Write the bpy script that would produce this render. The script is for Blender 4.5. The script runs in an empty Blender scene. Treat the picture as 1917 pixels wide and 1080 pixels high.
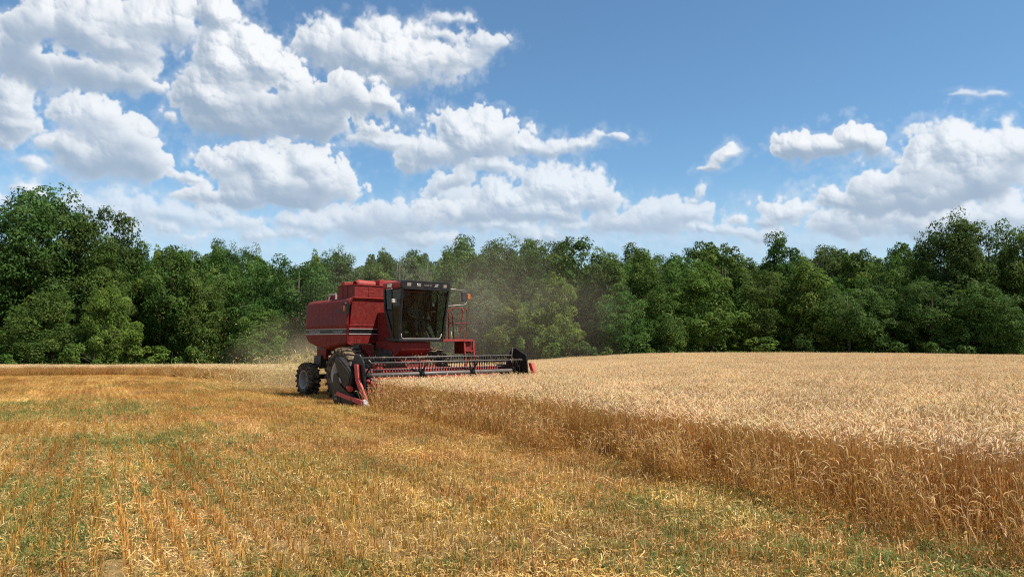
import bpy, math, random
import numpy as np
from mathutils import Vector, Matrix

# ------------------------------------------------------------------ camera, sky, sun, exposure
scene = bpy.context.scene
col = scene.collection
R = math.radians

EYE = 1.65
cam_d = bpy.data.cameras.new("camera")
cam_d.sensor_width = 36.0
cam_d.lens = 25.99
cam_d.clip_start = 0.05
cam_d.clip_end = 4000.0
cam = bpy.data.objects.new("camera", cam_d)
cam.location = (0, 0, EYE)
cam.rotation_euler = (R(90 + 4.05), 0, 0)
col.objects.link(cam)
scene.camera = cam

SUN_EL, SUN_AZ = 58.0, 111.0          # azimuth measured from +Y towards +X
SUN = Vector((math.cos(R(SUN_EL)) * math.sin(R(SUN_AZ)), math.cos(R(SUN_EL)) * math.cos(R(SUN_AZ)), math.sin(R(SUN_EL))))

sun_d = bpy.data.lights.new("sun", 'SUN')
sun_d.energy = 5.0
sun_d.angle = R(0.53)
sun_d.color = (1.0, 0.95, 0.87)
sun = bpy.data.objects.new("sun", sun_d)
sun.rotation_euler = SUN.to_track_quat('Z', 'Y').to_euler()
sun.location = (40, 0, 60)
col.objects.link(sun)

scene.view_settings.view_transform = 'Standard'
scene.view_settings.look = 'None'
scene.view_settings.exposure = 0.45
scene.view_settings.gamma = 1.0
scene.view_settings.use_curve_mapping = False
scene.render.engine = 'CYCLES'
scene.cycles.use_denoising = False
scene.cycles.filter_width = 1.15
scene.cycles.max_bounces = 7
scene.cycles.diffuse_bounces = 3
scene.cycles.glossy_bounces = 3
scene.cycles.transmission_bounces = 5
scene.cycles.transparent_max_bounces = 10
scene.cycles.volume_bounces = 1
scene.cycles.volume_step_rate = 2.0
scene.cycles.volume_max_steps = 64
scene.cycles.sample_clamp_indirect = 3.0
scene.cycles.use_adaptive_sampling = True
scene.cycles.adaptive_threshold = 0.01

CLOUDS = [
    ((1.2, 0.8, 0.72, 0.4, 0.4), [(6.3, 6.9, 8.82, 1.6), (-5.7, 7.0, 5.3, 1.6), (-13.8, 6.7, 5.47, 1.3), (-21.0, 6.7, 4.27, 1.42), (25.0, 6.5, 5.86, 1.62), (32.4, 6.4, 4.77, 1.89), (-27.3, 6.7, 3.52, 1.59), (17.0, 6.4, 4.89, 0.94), (0.1, 7.6, 5.36, 1.34), (11.2, 7.6, 3.87, 1.14)]),
    ((0.5, 0.7, 0.42, 0.85, 0.6), [(-24.6, 7.4, 1.48, 0.73), (-17.7, 7.6, 1.78, 0.68), (-9.0, 8.1, 1.92, 0.71), (-6.6, 7.6, 1.76, 0.71), (2.1, 7.8, 2.05, 0.71), (15.5, 7.9, 1.25, 0.6), (18.6, 7.4, 1.61, 0.59), (25.7, 7.4, 1.67, 0.64), (30.3, 7.1, 1.47, 0.7), (-27.6, 7.8, 1.26, 0.71), (0.1, 8.8, 2.24, 0.89), (4.2, 9.1, 2.23, 1.07), (7.5, 8.6, 2.03, 0.8), (-2.4, 8.6, 1.79, 0.89), (12.0, 8.6, 1.54, 0.7), (-11.1, 9.0, 1.73, 0.7), (-14.6, 9.0, 1.43, 0.61), (-19.6, 8.7, 1.43, 0.67), (-22.2, 9.3, 1.15, 0.75), (23.0, 8.1, 1.9, 0.66), (28.4, 7.8, 2.08, 0.79), (33.3, 7.5, 1.56, 0.75)]),
    ((0.7, 0.45, 0.5, 0.85, 0.9), [(-25.7, 8.7, 2.91, 1.37), (-29.0, 8.4, 3.09, 1.56), (-21.4, 8.2, 2.33, 0.92)]),
    ((0.7, 0.45, 0.48, 0.85, 0.9), [(-16.2, 8.5, 4.96, 1.03), (-12.7, 8.4, 3.41, 1.05)]),
    ((0.45, 0.5, 0.42, 0.92, 0.9), [(10.8, 9.6, 2.6, 1.05), (9.2, 8.9, 4.81, 1.06), (13.6, 9.2, 1.7, 0.87)]),
    ((0.45, 0.5, 0.4, 0.92, 0.9), [(-8.2, 9.1, 3.52, 1.33), (-10.7, 8.4, 3.46, 0.97), (-5.4, 10.9, 1.79, 2.05), (-4.5, 9.8, 3.13, 1.56)]),
    ((0.4, 0.55, 0.3, 0.95, 0.85), [(2.6, 11.7, 3.16, 1.88), (5.5, 10.9, 2.68, 1.69), (-0.8, 10.8, 3.16, 1.61), (1.7, 9.8, 6.29, 1.34), (-3.3, 9.8, 3.58, 1.34)]),
    ((0.4, 0.5, 0.35, 0.95, 0.85), [(26.4, 8.3, 5.38, 1.36), (30.9, 7.6, 4.93, 1.53), (33.9, 8.2, 2.16, 1.34)]),
    ((0.35, 0.5, 0.25, 0.96, 0.9), [(20.3, 9.2, 2.21, 1.09), (19.2, 8.7, 2.0, 0.76)]),
    ((0.35, 0.6, 0.16, 0.97, 0.85), [(25.1, 9.7, 2.21, 1.13), (27.2, 10.6, 2.5, 1.59), (29.2, 11.5, 2.07, 1.8), (31.4, 12.8, 2.05, 1.6), (28.4, 9.4, 4.17, 1.57), (32.8, 10.7, 2.86, 2.25), (34.4, 11.9, 1.85, 1.33)]),
    ((0.5, 0.25, 0.2, 0.8, 0.3), [(14.5, 10.8, 0.34, 0.56), (14.2, 10.2, 0.42, 0.26)]),
    ((0.4, 0.5, 0.2, 0.9, 0.9), [(-2.2, 13.2, 1.64, 0.76), (-4.5, 12.0, 1.35, 0.71)]),
    ((0.35, 0.55, 0.15, 0.97, 0.85), [(-4.1, 16.2, 1.93, 1.43), (-2.3, 16.9, 1.2, 1.07), (-1.2, 15.7, 1.84, 1.25), (-3.3, 14.9, 3.43, 1.34), (-6.0, 14.0, 2.48, 1.07), (-7.5, 13.0, 1.79, 0.62)]),
    ((0.45, 0.45, 0.15, 0.9, 0.45), [(1.3, 14.9, 1.92, 0.89), (3.4, 14.5, 1.37, 0.54), (5.3, 14.8, 1.91, 0.53), (8.0, 15.5, 1.35, 0.44)]),
    ((0.45, 0.4, 0.15, 0.9, 0.4), [(-9.3, 14.6, 1.6, 0.71), (-10.8, 14.9, 1.42, 0.61)]),
    ((0.35, 0.55, 0.14, 0.97, 0.85), [(-19.0, 13.0, 2.85, 1.27), (-16.3, 12.8, 2.51, 1.46), (-17.8, 11.5, 4.1, 1.53), (-14.7, 11.3, 1.9, 1.56), (-20.8, 12.3, 1.98, 1.09), (-18.5, 10.3, 5.26, 1.1)]),
    ((0.4, 0.4, 0.14, 0.9, 0.4), [(-23.6, 11.6, 1.22, 0.61)]),
    ((0.35, 0.5, 0.14, 0.96, 0.85), [(-31.1, 14.6, 1.85, 1.3), (-29.5, 14.3, 1.9, 1.4), (-28.0, 13.2, 1.95, 1.34), (-29.1, 11.8, 3.28, 1.56), (-26.8, 11.7, 1.62, 1.04), (-31.3, 12.3, 1.66, 0.99)]),
    ((0.4, 0.4, 0.12, 0.9, 0.4), [(-33.0, 9.9, 1.14, 0.53), (-33.2, 11.5, 0.82, 0.49), (-32.7, 12.8, 0.64, 0.34), (-34.7, 8.8, 0.79, 0.74)]),
    ((0.35, 0.5, 0.08, 0.96, 0.85), [(-35.0, 14.9, 1.38, 1.46), (-34.8, 13.3, 1.38, 1.1), (-35.1, 12.1, 1.03, 0.66)]),
    ((0.45, 0.55, 0.05, 0.96, 0.85), [(-33.7, 19.9, 2.44, 1.93), (-31.0, 20.2, 2.43, 1.92), (-27.8, 21.1, 2.97, 2.06), (-25.0, 21.4, 1.76, 2.03), (-33.6, 17.3, 2.9, 1.49), (-30.9, 17.3, 3.08, 1.38), (-28.3, 17.6, 2.7, 1.1), (-26.3, 17.5, 1.31, 0.56), (-29.3, 19.3, 3.21, 1.17), (-35.1, 18.3, 1.56, 1.46)]),
    ((0.4, 0.55, 0.04, 0.97, 0.85), [(-13.3, 22.3, 2.36, 1.48), (-10.0, 22.1, 3.25, 1.76), (-11.2, 20.8, 5.01, 1.84), (-7.1, 20.8, 2.8, 1.33), (-14.9, 21.6, 2.05, 1.12), (-8.3, 19.8, 3.23, 1.15)]),
    ((0.55, 0.45, 0.04, 0.85, 0.4), [(-2.5, 22.0, 1.72, 0.8), (-4.2, 20.9, 1.6, 0.62), (-5.1, 23.8, 1.34, 0.58), (-5.9, 22.5, 1.14, 0.53)]),
    ((0.33, 0.62, 0.03, 0.98, 1.0), [(-21.8, 22.2, 2.06, 1.58), (-20.1, 21.0, 2.18, 1.85), (-21.5, 19.2, 2.64, 2.29), (-19.1, 19.5, 1.93, 2.11), (-22.4, 17.1, 2.38, 2.07), (-17.9, 17.4, 3.36, 2.13), (-14.8, 17.7, 2.61, 1.82), (-12.8, 17.8, 3.1, 1.48), (-10.0, 17.8, 2.26, 0.7), (-20.5, 15.5, 4.44, 1.51), (-15.6, 15.9, 5.13, 1.55), (-23.5, 18.6, 0.86, 1.07)]),
    ((0.35, 0.75, 0.06, 0.97, 0.85), [(21.3, 13.4, 1.66, 1.08), (23.5, 13.2, 2.3, 1.07), (24.9, 14.0, 1.13, 0.97), (26.1, 13.3, 1.25, 0.96)]),
    ((0.45, 0.4, 0.06, 0.95, 0.4), [(16.6, 13.7, 0.71, 0.64), (16.0, 13.2, 0.76, 0.52), (15.3, 12.7, 0.68, 0.3)]),
    ((0.8, 0.3, 0.05, 0.65, 0.2), [(31.4, 15.7, 0.87, 0.23), (32.9, 15.6, 0.65, 0.23)]),
    ((0.5, 0.6, 0.0, 0.95, 0.9), [(27.8, 44.2, 3.89, 2.71), (28.7, 45.2, 4.3, 2.84), (31.7, 43.5, 4.9, 2.94), (30.6, 45.6, 5.25, 1.94)]),
    ((0.5, 0.6, 0.0, 0.95, 0.9), [(9.4, 47.2, 4.1, 2.29), (7.8, 50.4, 3.74, 1.96), (8.1, 49.2, 5.16, 2.39), (5.6, 50.3, 4.08, 2.51)]),
    ((0.5, 0.6, 0.0, 0.95, 0.9), [(0.5, 35.4, 3.38, 1.8), (-4.4, 35.5, 4.41, 2.33), (-2.7, 37.2, 2.53, 2.36), (-1.4, 37.5, 3.01, 1.81)]),
    ((0.5, 0.6, 0.0, 0.95, 0.9), [(-10.9, 56.5, 3.46, 1.48), (-12.2, 56.1, 2.15, 1.47), (-8.5, 56.4, 2.36, 1.22), (-9.0, 55.6, 2.36, 1.57)]),
    ((0.5, 0.6, 0.0, 0.95, 0.9), [(-29.4, 47.3, 3.3, 1.58), (-30.9, 48.0, 3.28, 1.76), (-30.0, 47.3, 2.55, 1.32), (-31.7, 48.4, 2.35, 1.85)]),
    ((0.5, 0.6, 0.0, 0.95, 0.9), [(2.4, 43.8, 2.45, 1.47), (0.6, 43.0, 3.71, 1.81), (-1.8, 44.2, 2.62, 1.6), (-2.5, 43.3, 4.0, 2.1)]),
    ((0.5, 0.6, 0.0, 0.95, 0.9), [(22.3, 46.8, 2.12, 0.89), (23.4, 47.3, 1.56, 1.09), (23.5, 46.8, 1.85, 0.95), (21.6, 47.4, 2.2, 1.13)]),
    ((0.5, 0.6, 0.0, 0.95, 0.9), [(-14.3, 47.8, 2.77, 2.52), (-12.8, 48.4, 3.09, 2.09), (-7.7, 48.5, 4.11, 2.41), (-11.5, 47.7, 3.42, 2.51)]),
    ((0.5, 0.6, 0.0, 0.95, 0.9), [(15.9, 42.0, 4.12, 1.88), (21.0, 41.5, 3.98, 2.49), (19.0, 39.9, 3.42, 1.83), (19.5, 41.4, 4.51, 2.21)]),
    ((0.5, 0.6, 0.0, 0.95, 0.9), [(17.3, 55.7, 2.43, 2.07), (24.5, 55.2, 4.24, 1.41), (24.3, 54.2, 4.06, 1.69), (19.7, 54.1, 2.46, 2.14)]),
    ((0.5, 0.6, 0.0, 0.95, 0.9), [(15.8, 35.3, 2.58, 1.92), (20.7, 34.2, 3.62, 2.14), (19.3, 35.1, 2.75, 2.23), (17.7, 35.4, 3.67, 2.06)]),
    ((0.5, 0.6, 0.0, 0.95, 0.9), [(30.6, 34.8, 3.28, 2.15), (29.1, 34.8, 3.44, 2.16), (35.2, 33.2, 4.81, 2.2), (36.6, 34.6, 5.06, 2.44)]),
    ((0.5, 0.6, 0.0, 0.95, 0.9), [(-9.4, 43.3, 3.51, 1.99), (-12.3, 43.1, 4.59, 2.07), (-10.2, 43.3, 5.13, 2.09), (-18.0, 42.9, 4.86, 1.89)]),
    ((0.5, 0.6, 0.0, 0.95, 0.9), [(-17.0, 56.0, 2.71, 1.87), (-21.0, 55.6, 2.68, 1.69), (-16.5, 54.6, 2.11, 1.33), (-19.0, 56.6, 3.16, 1.89)]),
]
# ---- cloud field: cumulus built as layers of lobes on the sky, in degrees of azimuth and elevation
CLOUD_AZ, CLOUD_EL, CLOUD_RES = 75.0, 60.0, 24.0


def cloud_map():
    W, H = int(CLOUD_AZ * CLOUD_RES), int(CLOUD_EL * CLOUD_RES)
    rng = np.random.default_rng(11)
    az = (np.arange(W) + .5) / CLOUD_RES - CLOUD_AZ / 2
    el = (np.arange(H) + .5) / CLOUD_RES
    AZ, EL = np.meshgrid(az.astype(np.float32), el.astype(np.float32))

    def value(cell, seed):
        r = np.random.default_rng(seed)
        gw, gh = int(W / (cell * CLOUD_RES)) + 3, int(H / (cell * CLOUD_RES)) + 3
        g = r.random((gh, gw), dtype=np.float32)
        fx, fy = (AZ[0] + CLOUD_AZ / 2) / cell, EL[:, 0] / cell
        ix, iy = fx.astype(int), fy.astype(int)
        tx, ty = fx - ix, fy - iy
        tx = tx * tx * tx * (tx * (tx * 6 - 15) + 10); ty = ty * ty * ty * (ty * (ty * 6 - 15) + 10)
        rows = g[:, ix] * (1 - tx) + g[:, ix + 1] * tx
        return rows[iy] * (1 - ty)[:, None] + rows[iy + 1] * ty[:, None]

    def fbm(cell, octaves, seed, rough=.5):
        out = 0; a = 1.; s = 0
        for o in range(octaves):
            out = out + a * value(cell, seed + o); s += a; a *= rough; cell /= 2.03
        return out / s

    wx = (fbm(2.5, 4, 5) - .5); wy = (fbm(2.5, 4, 25) - .5)

    def worley(cell, seed, warp):
        r = np.random.default_rng(seed)
        X = (AZ + CLOUD_AZ / 2 + wx * warp) / cell + 2; Y = (EL + wy * warp) / cell + 2
        gw, gh = int(CLOUD_AZ / cell) + 8, int(CLOUD_EL / cell) + 8
        jx = r.random((gh, gw), dtype=np.float32); jy = r.random((gh, gw), dtype=np.float32)
        ix, iy = np.clip(X.astype(int), 1, gw - 2), np.clip(Y.astype(int), 1, gh - 2)
        best = np.full(X.shape, 9., np.float32)
        for dy in (-1, 0, 1):
            for dx in (-1, 0, 1):
                cx, cy = ix + dx, iy + dy
                d = (cx + jx[cy, cx] - X) ** 2 + (cy + jy[cy, cx] - Y) ** 2
                np.minimum(best, d, out=best)
        return 1 - np.minimum(best, 1.)

    w1, w2, w3 = worley(2.3, 1, 1.0), worley(1.0, 2, .5), worley(.42, 3, .25)
    bump0 = .52 * w1 + .33 * w2 + .15 * w3 - .66
    fine = fbm(.9, 6, 60, .58) - .5
    big = fbm(6., 4, 90) - .5

    def sstep(a, b, x):
        t = np.clip((x - a) / (b - a), 0, 1)
        return t * t * (3 - 2 * t)

    def blur(a, n):
        for _ in range(2):
            for ax in (0, 1):
                c = np.cumsum(np.pad(a, [(n + 1, n) if i == ax else (0, 0) for i in (0, 1)], mode='edge'), axis=ax)
                a = (np.take(c, range(2 * n + 1, c.shape[ax]), ax) - np.take(c, range(0, c.shape[ax] - 2 * n - 1), ax)) / (2 * n + 1)
        return a

    rgb = np.zeros((H, W, 3), np.float32)
    alpha = np.zeros((H, W), np.float32)
    s = np.array((.50, .72, .48)); s /= np.linalg.norm(s)
    DARK = np.array((2.8, 3.65, 4.75)); LIT = np.array((8.3, 8.45, 8.6)); AIR = np.array((4.7, 5.9, 7.3))

    def layer(lobes, k):
        soft, amp, haze, op, base_fall = k
        nonlocal rgb, alpha
        lob = np.array(lobes)
        m = 2.5
        x0, x1 = (lob[:, 0] - lob[:, 2]).min() - m, (lob[:, 0] + lob[:, 2]).max() + m
        y0, y1 = (lob[:, 1] - lob[:, 3]).min() - m, (lob[:, 1] + lob[:, 3]).max() + m
        i0, i1 = max(int((x0 + CLOUD_AZ / 2) * CLOUD_RES), 0), min(int((x1 + CLOUD_AZ / 2) * CLOUD_RES), W)
        j0, j1 = max(int(y0 * CLOUD_RES), 0), min(int(y1 * CLOUD_RES), H)
        if i1 - i0 < 8 or j1 - j0 < 8: return
        sl = (slice(j0, j1), slice(i0, i1))
        fy, fx = (int(q) for q in rng.choice((-1, 1), 2))
        b = bump0[::fy, ::fx][sl]; f = fine[::-fy, ::fx][sl]
        bg = big[::fy, ::-fx][sl]
        X = AZ[sl] + wx[sl] * 1.6 + bg * 1.2; Y = EL[sl] + wy[sl] * 1.2 + bg[:, ::-1] * .8
        sd = None; relh = None; wsum = 0
        for a, e, ra, re in lobes:
            mn = min(ra, re)
            up = np.where(Y > e, 1.0, 1.35)                       # flatter bases
            r = np.sqrt(((X - a) / ra) ** 2 + ((Y - e) / re * up) ** 2)
            d = (1 - r) * (mn * .6 + .5)
            h = (Y - e) / re
            wgt = np.exp(np.clip(d, -6, 6) * 3.0)
            sd = wgt if sd is None else sd + wgt
            relh = wgt * h if relh is None else relh + wgt * h
        relh = relh / sd
        sd = np.log(sd) / 3.0
        lo_, hi_ = (lob[:, 1] - lob[:, 3] * .74).min(), (lob[:, 1] + lob[:, 3]).max()
        relc = 2 * (Y - lo_) / (hi_ - lo_) - 1
        A = amp * np.clip(.35 + .8 * sstep(-.9, .4, relh), 0, 1.1)
        D = sd + A * b * 4.0 + 1.3 * amp * f
        ho = np.sqrt(np.maximum(D, 0) * (1.6 + np.maximum(D, 0)))
        hs = ho
        gx = np.gradient(hs, axis=1) * CLOUD_RES; gy = np.gradient(hs, axis=0) * CLOUD_RES
        hw = blur(ho, 14)
        hm = blur(ho, 5); h3 = blur(ho, 30)
        G = lambda q, ax: np.gradient(q, axis=ax) * CLOUD_RES
        dw = .25 + .75 * sstep(-.5, .5, relh + .6 * bg)            # billows stand out near the top
        gx = dw * (gx * .27 + G(hm, 1) * .45) + G(hw, 1) * .65 + G(h3, 1) * .5
        gy = dw * (gy * .27 + G(hm, 0) * .45) + G(hw, 0) * .65 + G(h3, 0) * .5
        n = 1 / np.sqrt(1 + gx * gx + gy * gy)
        lam = np.clip((-gx * s[0] - gy * s[1] + s[2]) * n * .66 + .30, 0, 1)
        shd = np.zeros_like(hs)
        for t in (4, 8, 14, 22, 32, 44):
            q = np.roll(hs, (-int(t * .82), -int(t * .57)), (0, 1)) - hs - t / CLOUD_RES * .62
            shd = np.maximum(shd, q)
        shd = blur(shd, 2)
        lam = lam * (1 - .6 * sstep(0, 1.0, shd))
        lam = lam * (1 - base_fall * sstep(.55, -.75, .7 * relc + .3 * relh + 1.3 * bg) * sstep(.0, 1.3, blur(D, 8)))
        lam = np.clip(lam * 1.12 + .12 * f, 0, 1) ** 1.25
        thin = sstep(0, .9, D)
        c = DARK + (LIT - DARK) * (lam[..., None] ** .9)
        edge = np.clip(1 - thin, 0, 1)[..., None]
        c = c + (LIT * .93 - c) * edge * (.25 + .5 * sstep(-.4, .5, relh))[..., None]                      # thin edges glow
        c = c + (AIR - c) * haze
        sf = soft * (.62 + 2.6 * sstep(.3, -.8, relh) + 3.5 * np.maximum(bg[::-1] + .05, 0))
        al = sstep(-.25 * sf, sf, D + .9 * sf * f) * op
        veil = .24 * op * sstep(-.85, .35, D + 1.5 * f) * sstep(-.5, .25, f + .6 * bg)   # torn, feathered margins
        al = np.maximum(al, veil)
        rgb[sl] = rgb[sl] * (1 - al[..., None]) + c * al[..., None]
        alpha[sl] = alpha[sl] * (1 - al) + al

    # pale humid air low over the horizon
    hz = .52 * sstep(13., 2.5, EL + big * 3)
    rgb[:] = np.array((5.6, 6.5, 7.4)); rgb *= hz[..., None]; alpha[:] = hz
    for k, lobes in CLOUDS:
        layer(lobes, k)
    rgb = rgb / np.maximum(alpha, 1e-3)[..., None]
    return np.dstack([rgb, alpha]).astype(np.float32)

world = bpy.data.worlds.new("World")
scene.world = world
world.use_nodes = True
SKY_STRENGTH = 0.086


def build_sky():
    cm = cloud_map()
    h, w = cm.shape[:2]
    img = bpy.data.images.new("cloud_field", w, h, alpha=True, float_buffer=True)
    img.colorspace_settings.name = 'Non-Color'
    img.alpha_mode = 'CHANNEL_PACKED'
    img.pixels.foreach_set(cm.ravel())
    img.update()
    img.pack()
    nt = world.node_tree
    nt.nodes.clear()
    N, L = nt.nodes, nt.links

    def m(op, a, b=None, c=None):
        n = N.new('ShaderNodeMath'); n.operation = op
        for i, v in enumerate((a, b, c)):
            if v is None: continue
            if isinstance(v, bpy.types.NodeSocket): L.new(v, n.inputs[i])
            else: n.inputs[i].default_value = v
        return n.outputs[0]

    tc = N.new('ShaderNodeTexCoord')
    s = N.new('ShaderNodeSeparateXYZ'); L.new(tc.outputs['Generated'], s.inputs[0])
    az = m('MULTIPLY', m('ARCTAN2', s.outputs[0], s.outputs[1]), 57.2958)
    el = m('MULTIPLY', m('ARCSINE', s.outputs[2]), 57.2958)
    # the same kind of cloud field goes on round the whole horizon
    u = m('DIVIDE', m('PINGPONG', m('ADD', az, CLOUD_AZ / 2), CLOUD_AZ), CLOUD_AZ)
    v = m('DIVIDE', m('MAXIMUM', el, 0.03), CLOUD_EL)
    cb = N.new('ShaderNodeCombineXYZ'); L.new(u, cb.inputs[0]); L.new(v, cb.inputs[1])
    it = N.new('ShaderNodeTexImage'); it.image = img; it.extension = 'EXTEND'; it.interpolation = 'Cubic'
    L.new(cb.outputs[0], it.inputs['Vector'])

    sky = N.new('ShaderNodeTexSky'); sky.sky_type = 'NISHITA'
    sky.sun_disc = False
    sky.sun_elevation = R(SUN_EL)
    sky.sun_rotation = R(SUN_AZ)
    sky.altitude = 200.0
    sky.air_density = 1.0
    sky.dust_density = 0.1
    sky.ozone_density = 1.0
    b1 = N.new('ShaderNodeBackground'); b1.inputs['Strength'].default_value = SKY_STRENGTH
    wb = N.new('ShaderNodeMix'); wb.data_type = 'RGBA'; wb.blend_type = 'MULTIPLY'; wb.inputs[0].default_value = 1.0
    wb.inputs[7].default_value = (.82, 1.09, 1.20, 1)          # the camera's white balance on the clear blue
    L.new(sky.outputs[0], wb.inputs[6])
    L.new(wb.outputs[2], b1.inputs['Color'])
    b2 = N.new('ShaderNodeBackground'); b2.inputs['Strength'].default_value = SKY_STRENGTH
    L.new(it.outputs['Color'], b2.inputs['Color'])
    ms = N.new('ShaderNodeMixShader')
    L.new(it.outputs['Alpha'], ms.inputs[0]); L.new(b1.outputs[0], ms.inputs[1]); L.new(b2.outputs[0], ms.inputs[2])
    out = N.new('ShaderNodeOutputWorld')
    L.new(ms.outputs[0], out.inputs['Surface'])


build_sky()

# ------------------------------------------------------------------ helpers
def terrain(x, y):
    """height of the field: it falls away from the camera, more on the left than on the right"""
    x = np.asarray(x, float); y = np.asarray(y, float)
    t = np.clip((x + 8) / 23, 0, 1)
    w = 1 - .65 * t * t * (3 - 2 * t)
    yy = np.clip(y - 6, 0, 90)
    z = -(0.010 * yy + .00018 * yy * yy) * w
    q = np.clip((y - 30) / 40, 0, 1)
    z = z + .22 * np.exp(-((x - 24) / 17) ** 2) * q * q * (3 - 2 * q)
    return z


def tz(x, y):
    return float(terrain(x, y))


def tag(o, label=None, cat=None, group=None, kind=None):
    if label: o["label"] = label
    if cat: o["category"] = cat
    if group: o["group"] = group
    if kind: o["kind"] = kind
    return o


def empty(name, loc=(0, 0, 0), rz=0.0):
    o = bpy.data.objects.new(name, None)
    o.empty_display_size = 0.3
    o.location = loc
    o.rotation_euler = (0, 0, rz)
    col.objects.link(o)
    return o


class MB:
    """collects shapes, then builds ONE mesh object"""

    def __init__(self):
        self.v = []; self.f = []; self.sm = []

    def add(self, verts, faces, smooth=False):
        k = len(self.v)
        self.v += [tuple(p) for p in verts]
        self.f += [tuple(i + k for i in f) for f in faces]
        self.sm += [smooth] * len(faces)
        return self

    def box(self, x0, x1, y0, y1, z0, z1):
        vs = [(x, y, z) for x in (x0, x1) for y in (y0, y1) for z in (z0, z1)]
        return self.add(vs, [(0, 1, 3, 2), (4, 6, 7, 5), (0, 4, 5, 1), (2, 3, 7, 6), (0, 2, 6, 4), (1, 5, 7, 3)])

    def hexa(self, a, b):
        """two quads a, b (4 points each, same winding) joined"""
        return self.add(list(a) + list(b), [(3, 2, 1, 0), (4, 5, 6, 7), (0, 1, 5, 4), (1, 2, 6, 5), (2, 3, 7, 6), (3, 0, 4, 7)])

    def prism(self, poly, t0, t1, axis='y'):
        """poly: list of 2D points; extruded along axis from t0 to t1"""
        def P(a, b, t):
            return {'y': (a, t, b), 'x': (t, a, b), 'z': (a, b, t)}[axis]
        n = len(poly)
        vs = [P(a, b, t0) for a, b in poly] + [P(a, b, t1) for a, b in poly]
        fs = [tuple(range(n - 1, -1, -1)), tuple(range(n, 2 * n))] + [(i, (i + 1) % n, n + (i + 1) % n, n + i) for i in range(n)]
        return self.add(vs, fs)

    def bar(self, p, q, w, h=None, up=(0, 0, 1)):
        p, q = Vector(p), Vector(q); h = h or w
        d = (q - p).normalized(); u = Vector(up)
        if abs(d.dot(u)) > .98: u = Vector((1, 0, 0))
        s = d.cross(u).normalized(); u = s.cross(d).normalized()
        off = [s * (w / 2) + u * (h / 2), s * (-w / 2) + u * (h / 2), s * (-w / 2) - u * (h / 2), s * (w / 2) - u * (h / 2)]
        return self.hexa([p + o for o in off], [q + o for o in off])

    def tube(self, pts, r, seg=8, caps=True):
        pts = [Vector(p) for p in pts]; n = len(pts)
        rs = r if isinstance(r, (list, tuple)) else [r] * n
        vs = []; prev = None
        for i, p in enumerate(pts):
            d = (pts[min(i + 1, n - 1)] - pts[max(i - 1, 0)]).normalized()
            if prev is None:
                a = d.cross(Vector((0, 0, 1)) if abs(d.z) < .9 else Vector((1, 0, 0))).normalized()
            else:
                a = (prev - d * prev.dot(d)).normalized()
            prev = a; b = d.cross(a)
            for k in range(seg):
                t = 2 * math.pi * k / seg
                vs.append(p + (a * math.cos(t) + b * math.sin(t)) * rs[i])
        fs = [(i * seg + k, i * seg + (k + 1) % seg, (i + 1) * seg + (k + 1) % seg, (i + 1) * seg + k) for i in range(n - 1) for k in range(seg)]
        self.add(vs, fs, True)
        if caps:
            k0 = len(self.v) - n * seg
            self.f += [tuple(range(k0 + seg - 1, k0 - 1, -1)), tuple(range(k0 + (n - 1) * seg, k0 + n * seg))]
            self.sm += [False, False]
        return self

    def lathe(self, prof, c, seg=40, axis='y', smooth=True, closed=False):
        """prof: (radius, offset along axis)"""
        vs = []
        for r, o in prof:
            for k in range(seg):
                t = 2 * math.pi * k / seg
                a, b = r * math.cos(t), r * math.sin(t)
                q = {'y': (a, o, b), 'x': (o, a, b), 'z': (a, b, o)}[axis]
                vs.append((c[0] + q[0], c[1] + q[1], c[2] + q[2]))
        n = len(prof)
        rng_ = range(n if closed else n - 1)
        fs = [(i * seg + k, i * seg + (k + 1) % seg, ((i + 1) % n) * seg + (k + 1) % seg, ((i + 1) % n) * seg + k) for i in rng_ for k in range(seg)]
        return self.add(vs, fs, smooth)

    def mirror_y(self):
        self.v = [(x, -y, z) for x, y, z in self.v]; self.f = [tuple(reversed(f)) for f in self.f]
        return self

    def build(self, name, mat, parent=None, bevel=0.0, seg=2):
        me = bpy.data.meshes.new(name)
        me.from_pydata([tuple(p) for p in self.v], [], self.f)
        me.polygons.foreach_set("use_smooth", self.sm if not bevel else [True] * len(self.f))
        me.materials.append(mat)
        me.validate()
        o = bpy.data.objects.new(name, me)
        col.objects.link(o)
        if parent is not None: o.parent = parent
        if bevel:
            b = o.modifiers.new("bevel", 'BEVEL'); b.width = bevel; b.segments = seg; b.limit_method = 'ANGLE'; b.angle_limit = R(35)
            b.harden_normals = True
        return o


def fillet(poly, r, n=4):
    """round the corners of a 2D polygon"""
    out = []
    m_ = len(poly)
    for i in range(m_):
        p0, p, p1 = Vector(poly[i - 1]), Vector(poly[i]), Vector(poly[(i + 1) % m_])
        a, b = (p0 - p), (p1 - p)
        k = min(r, a.length * .48, b.length * .48)
        a = p + a.normalized() * k; b = p + b.normalized() * k
        for j in range(n + 1):
            t = j / n
            q = a * (1 - t) ** 2 + p * 2 * t * (1 - t) + b * t * t
            out.append((q.x, q.y))
    return out


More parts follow.
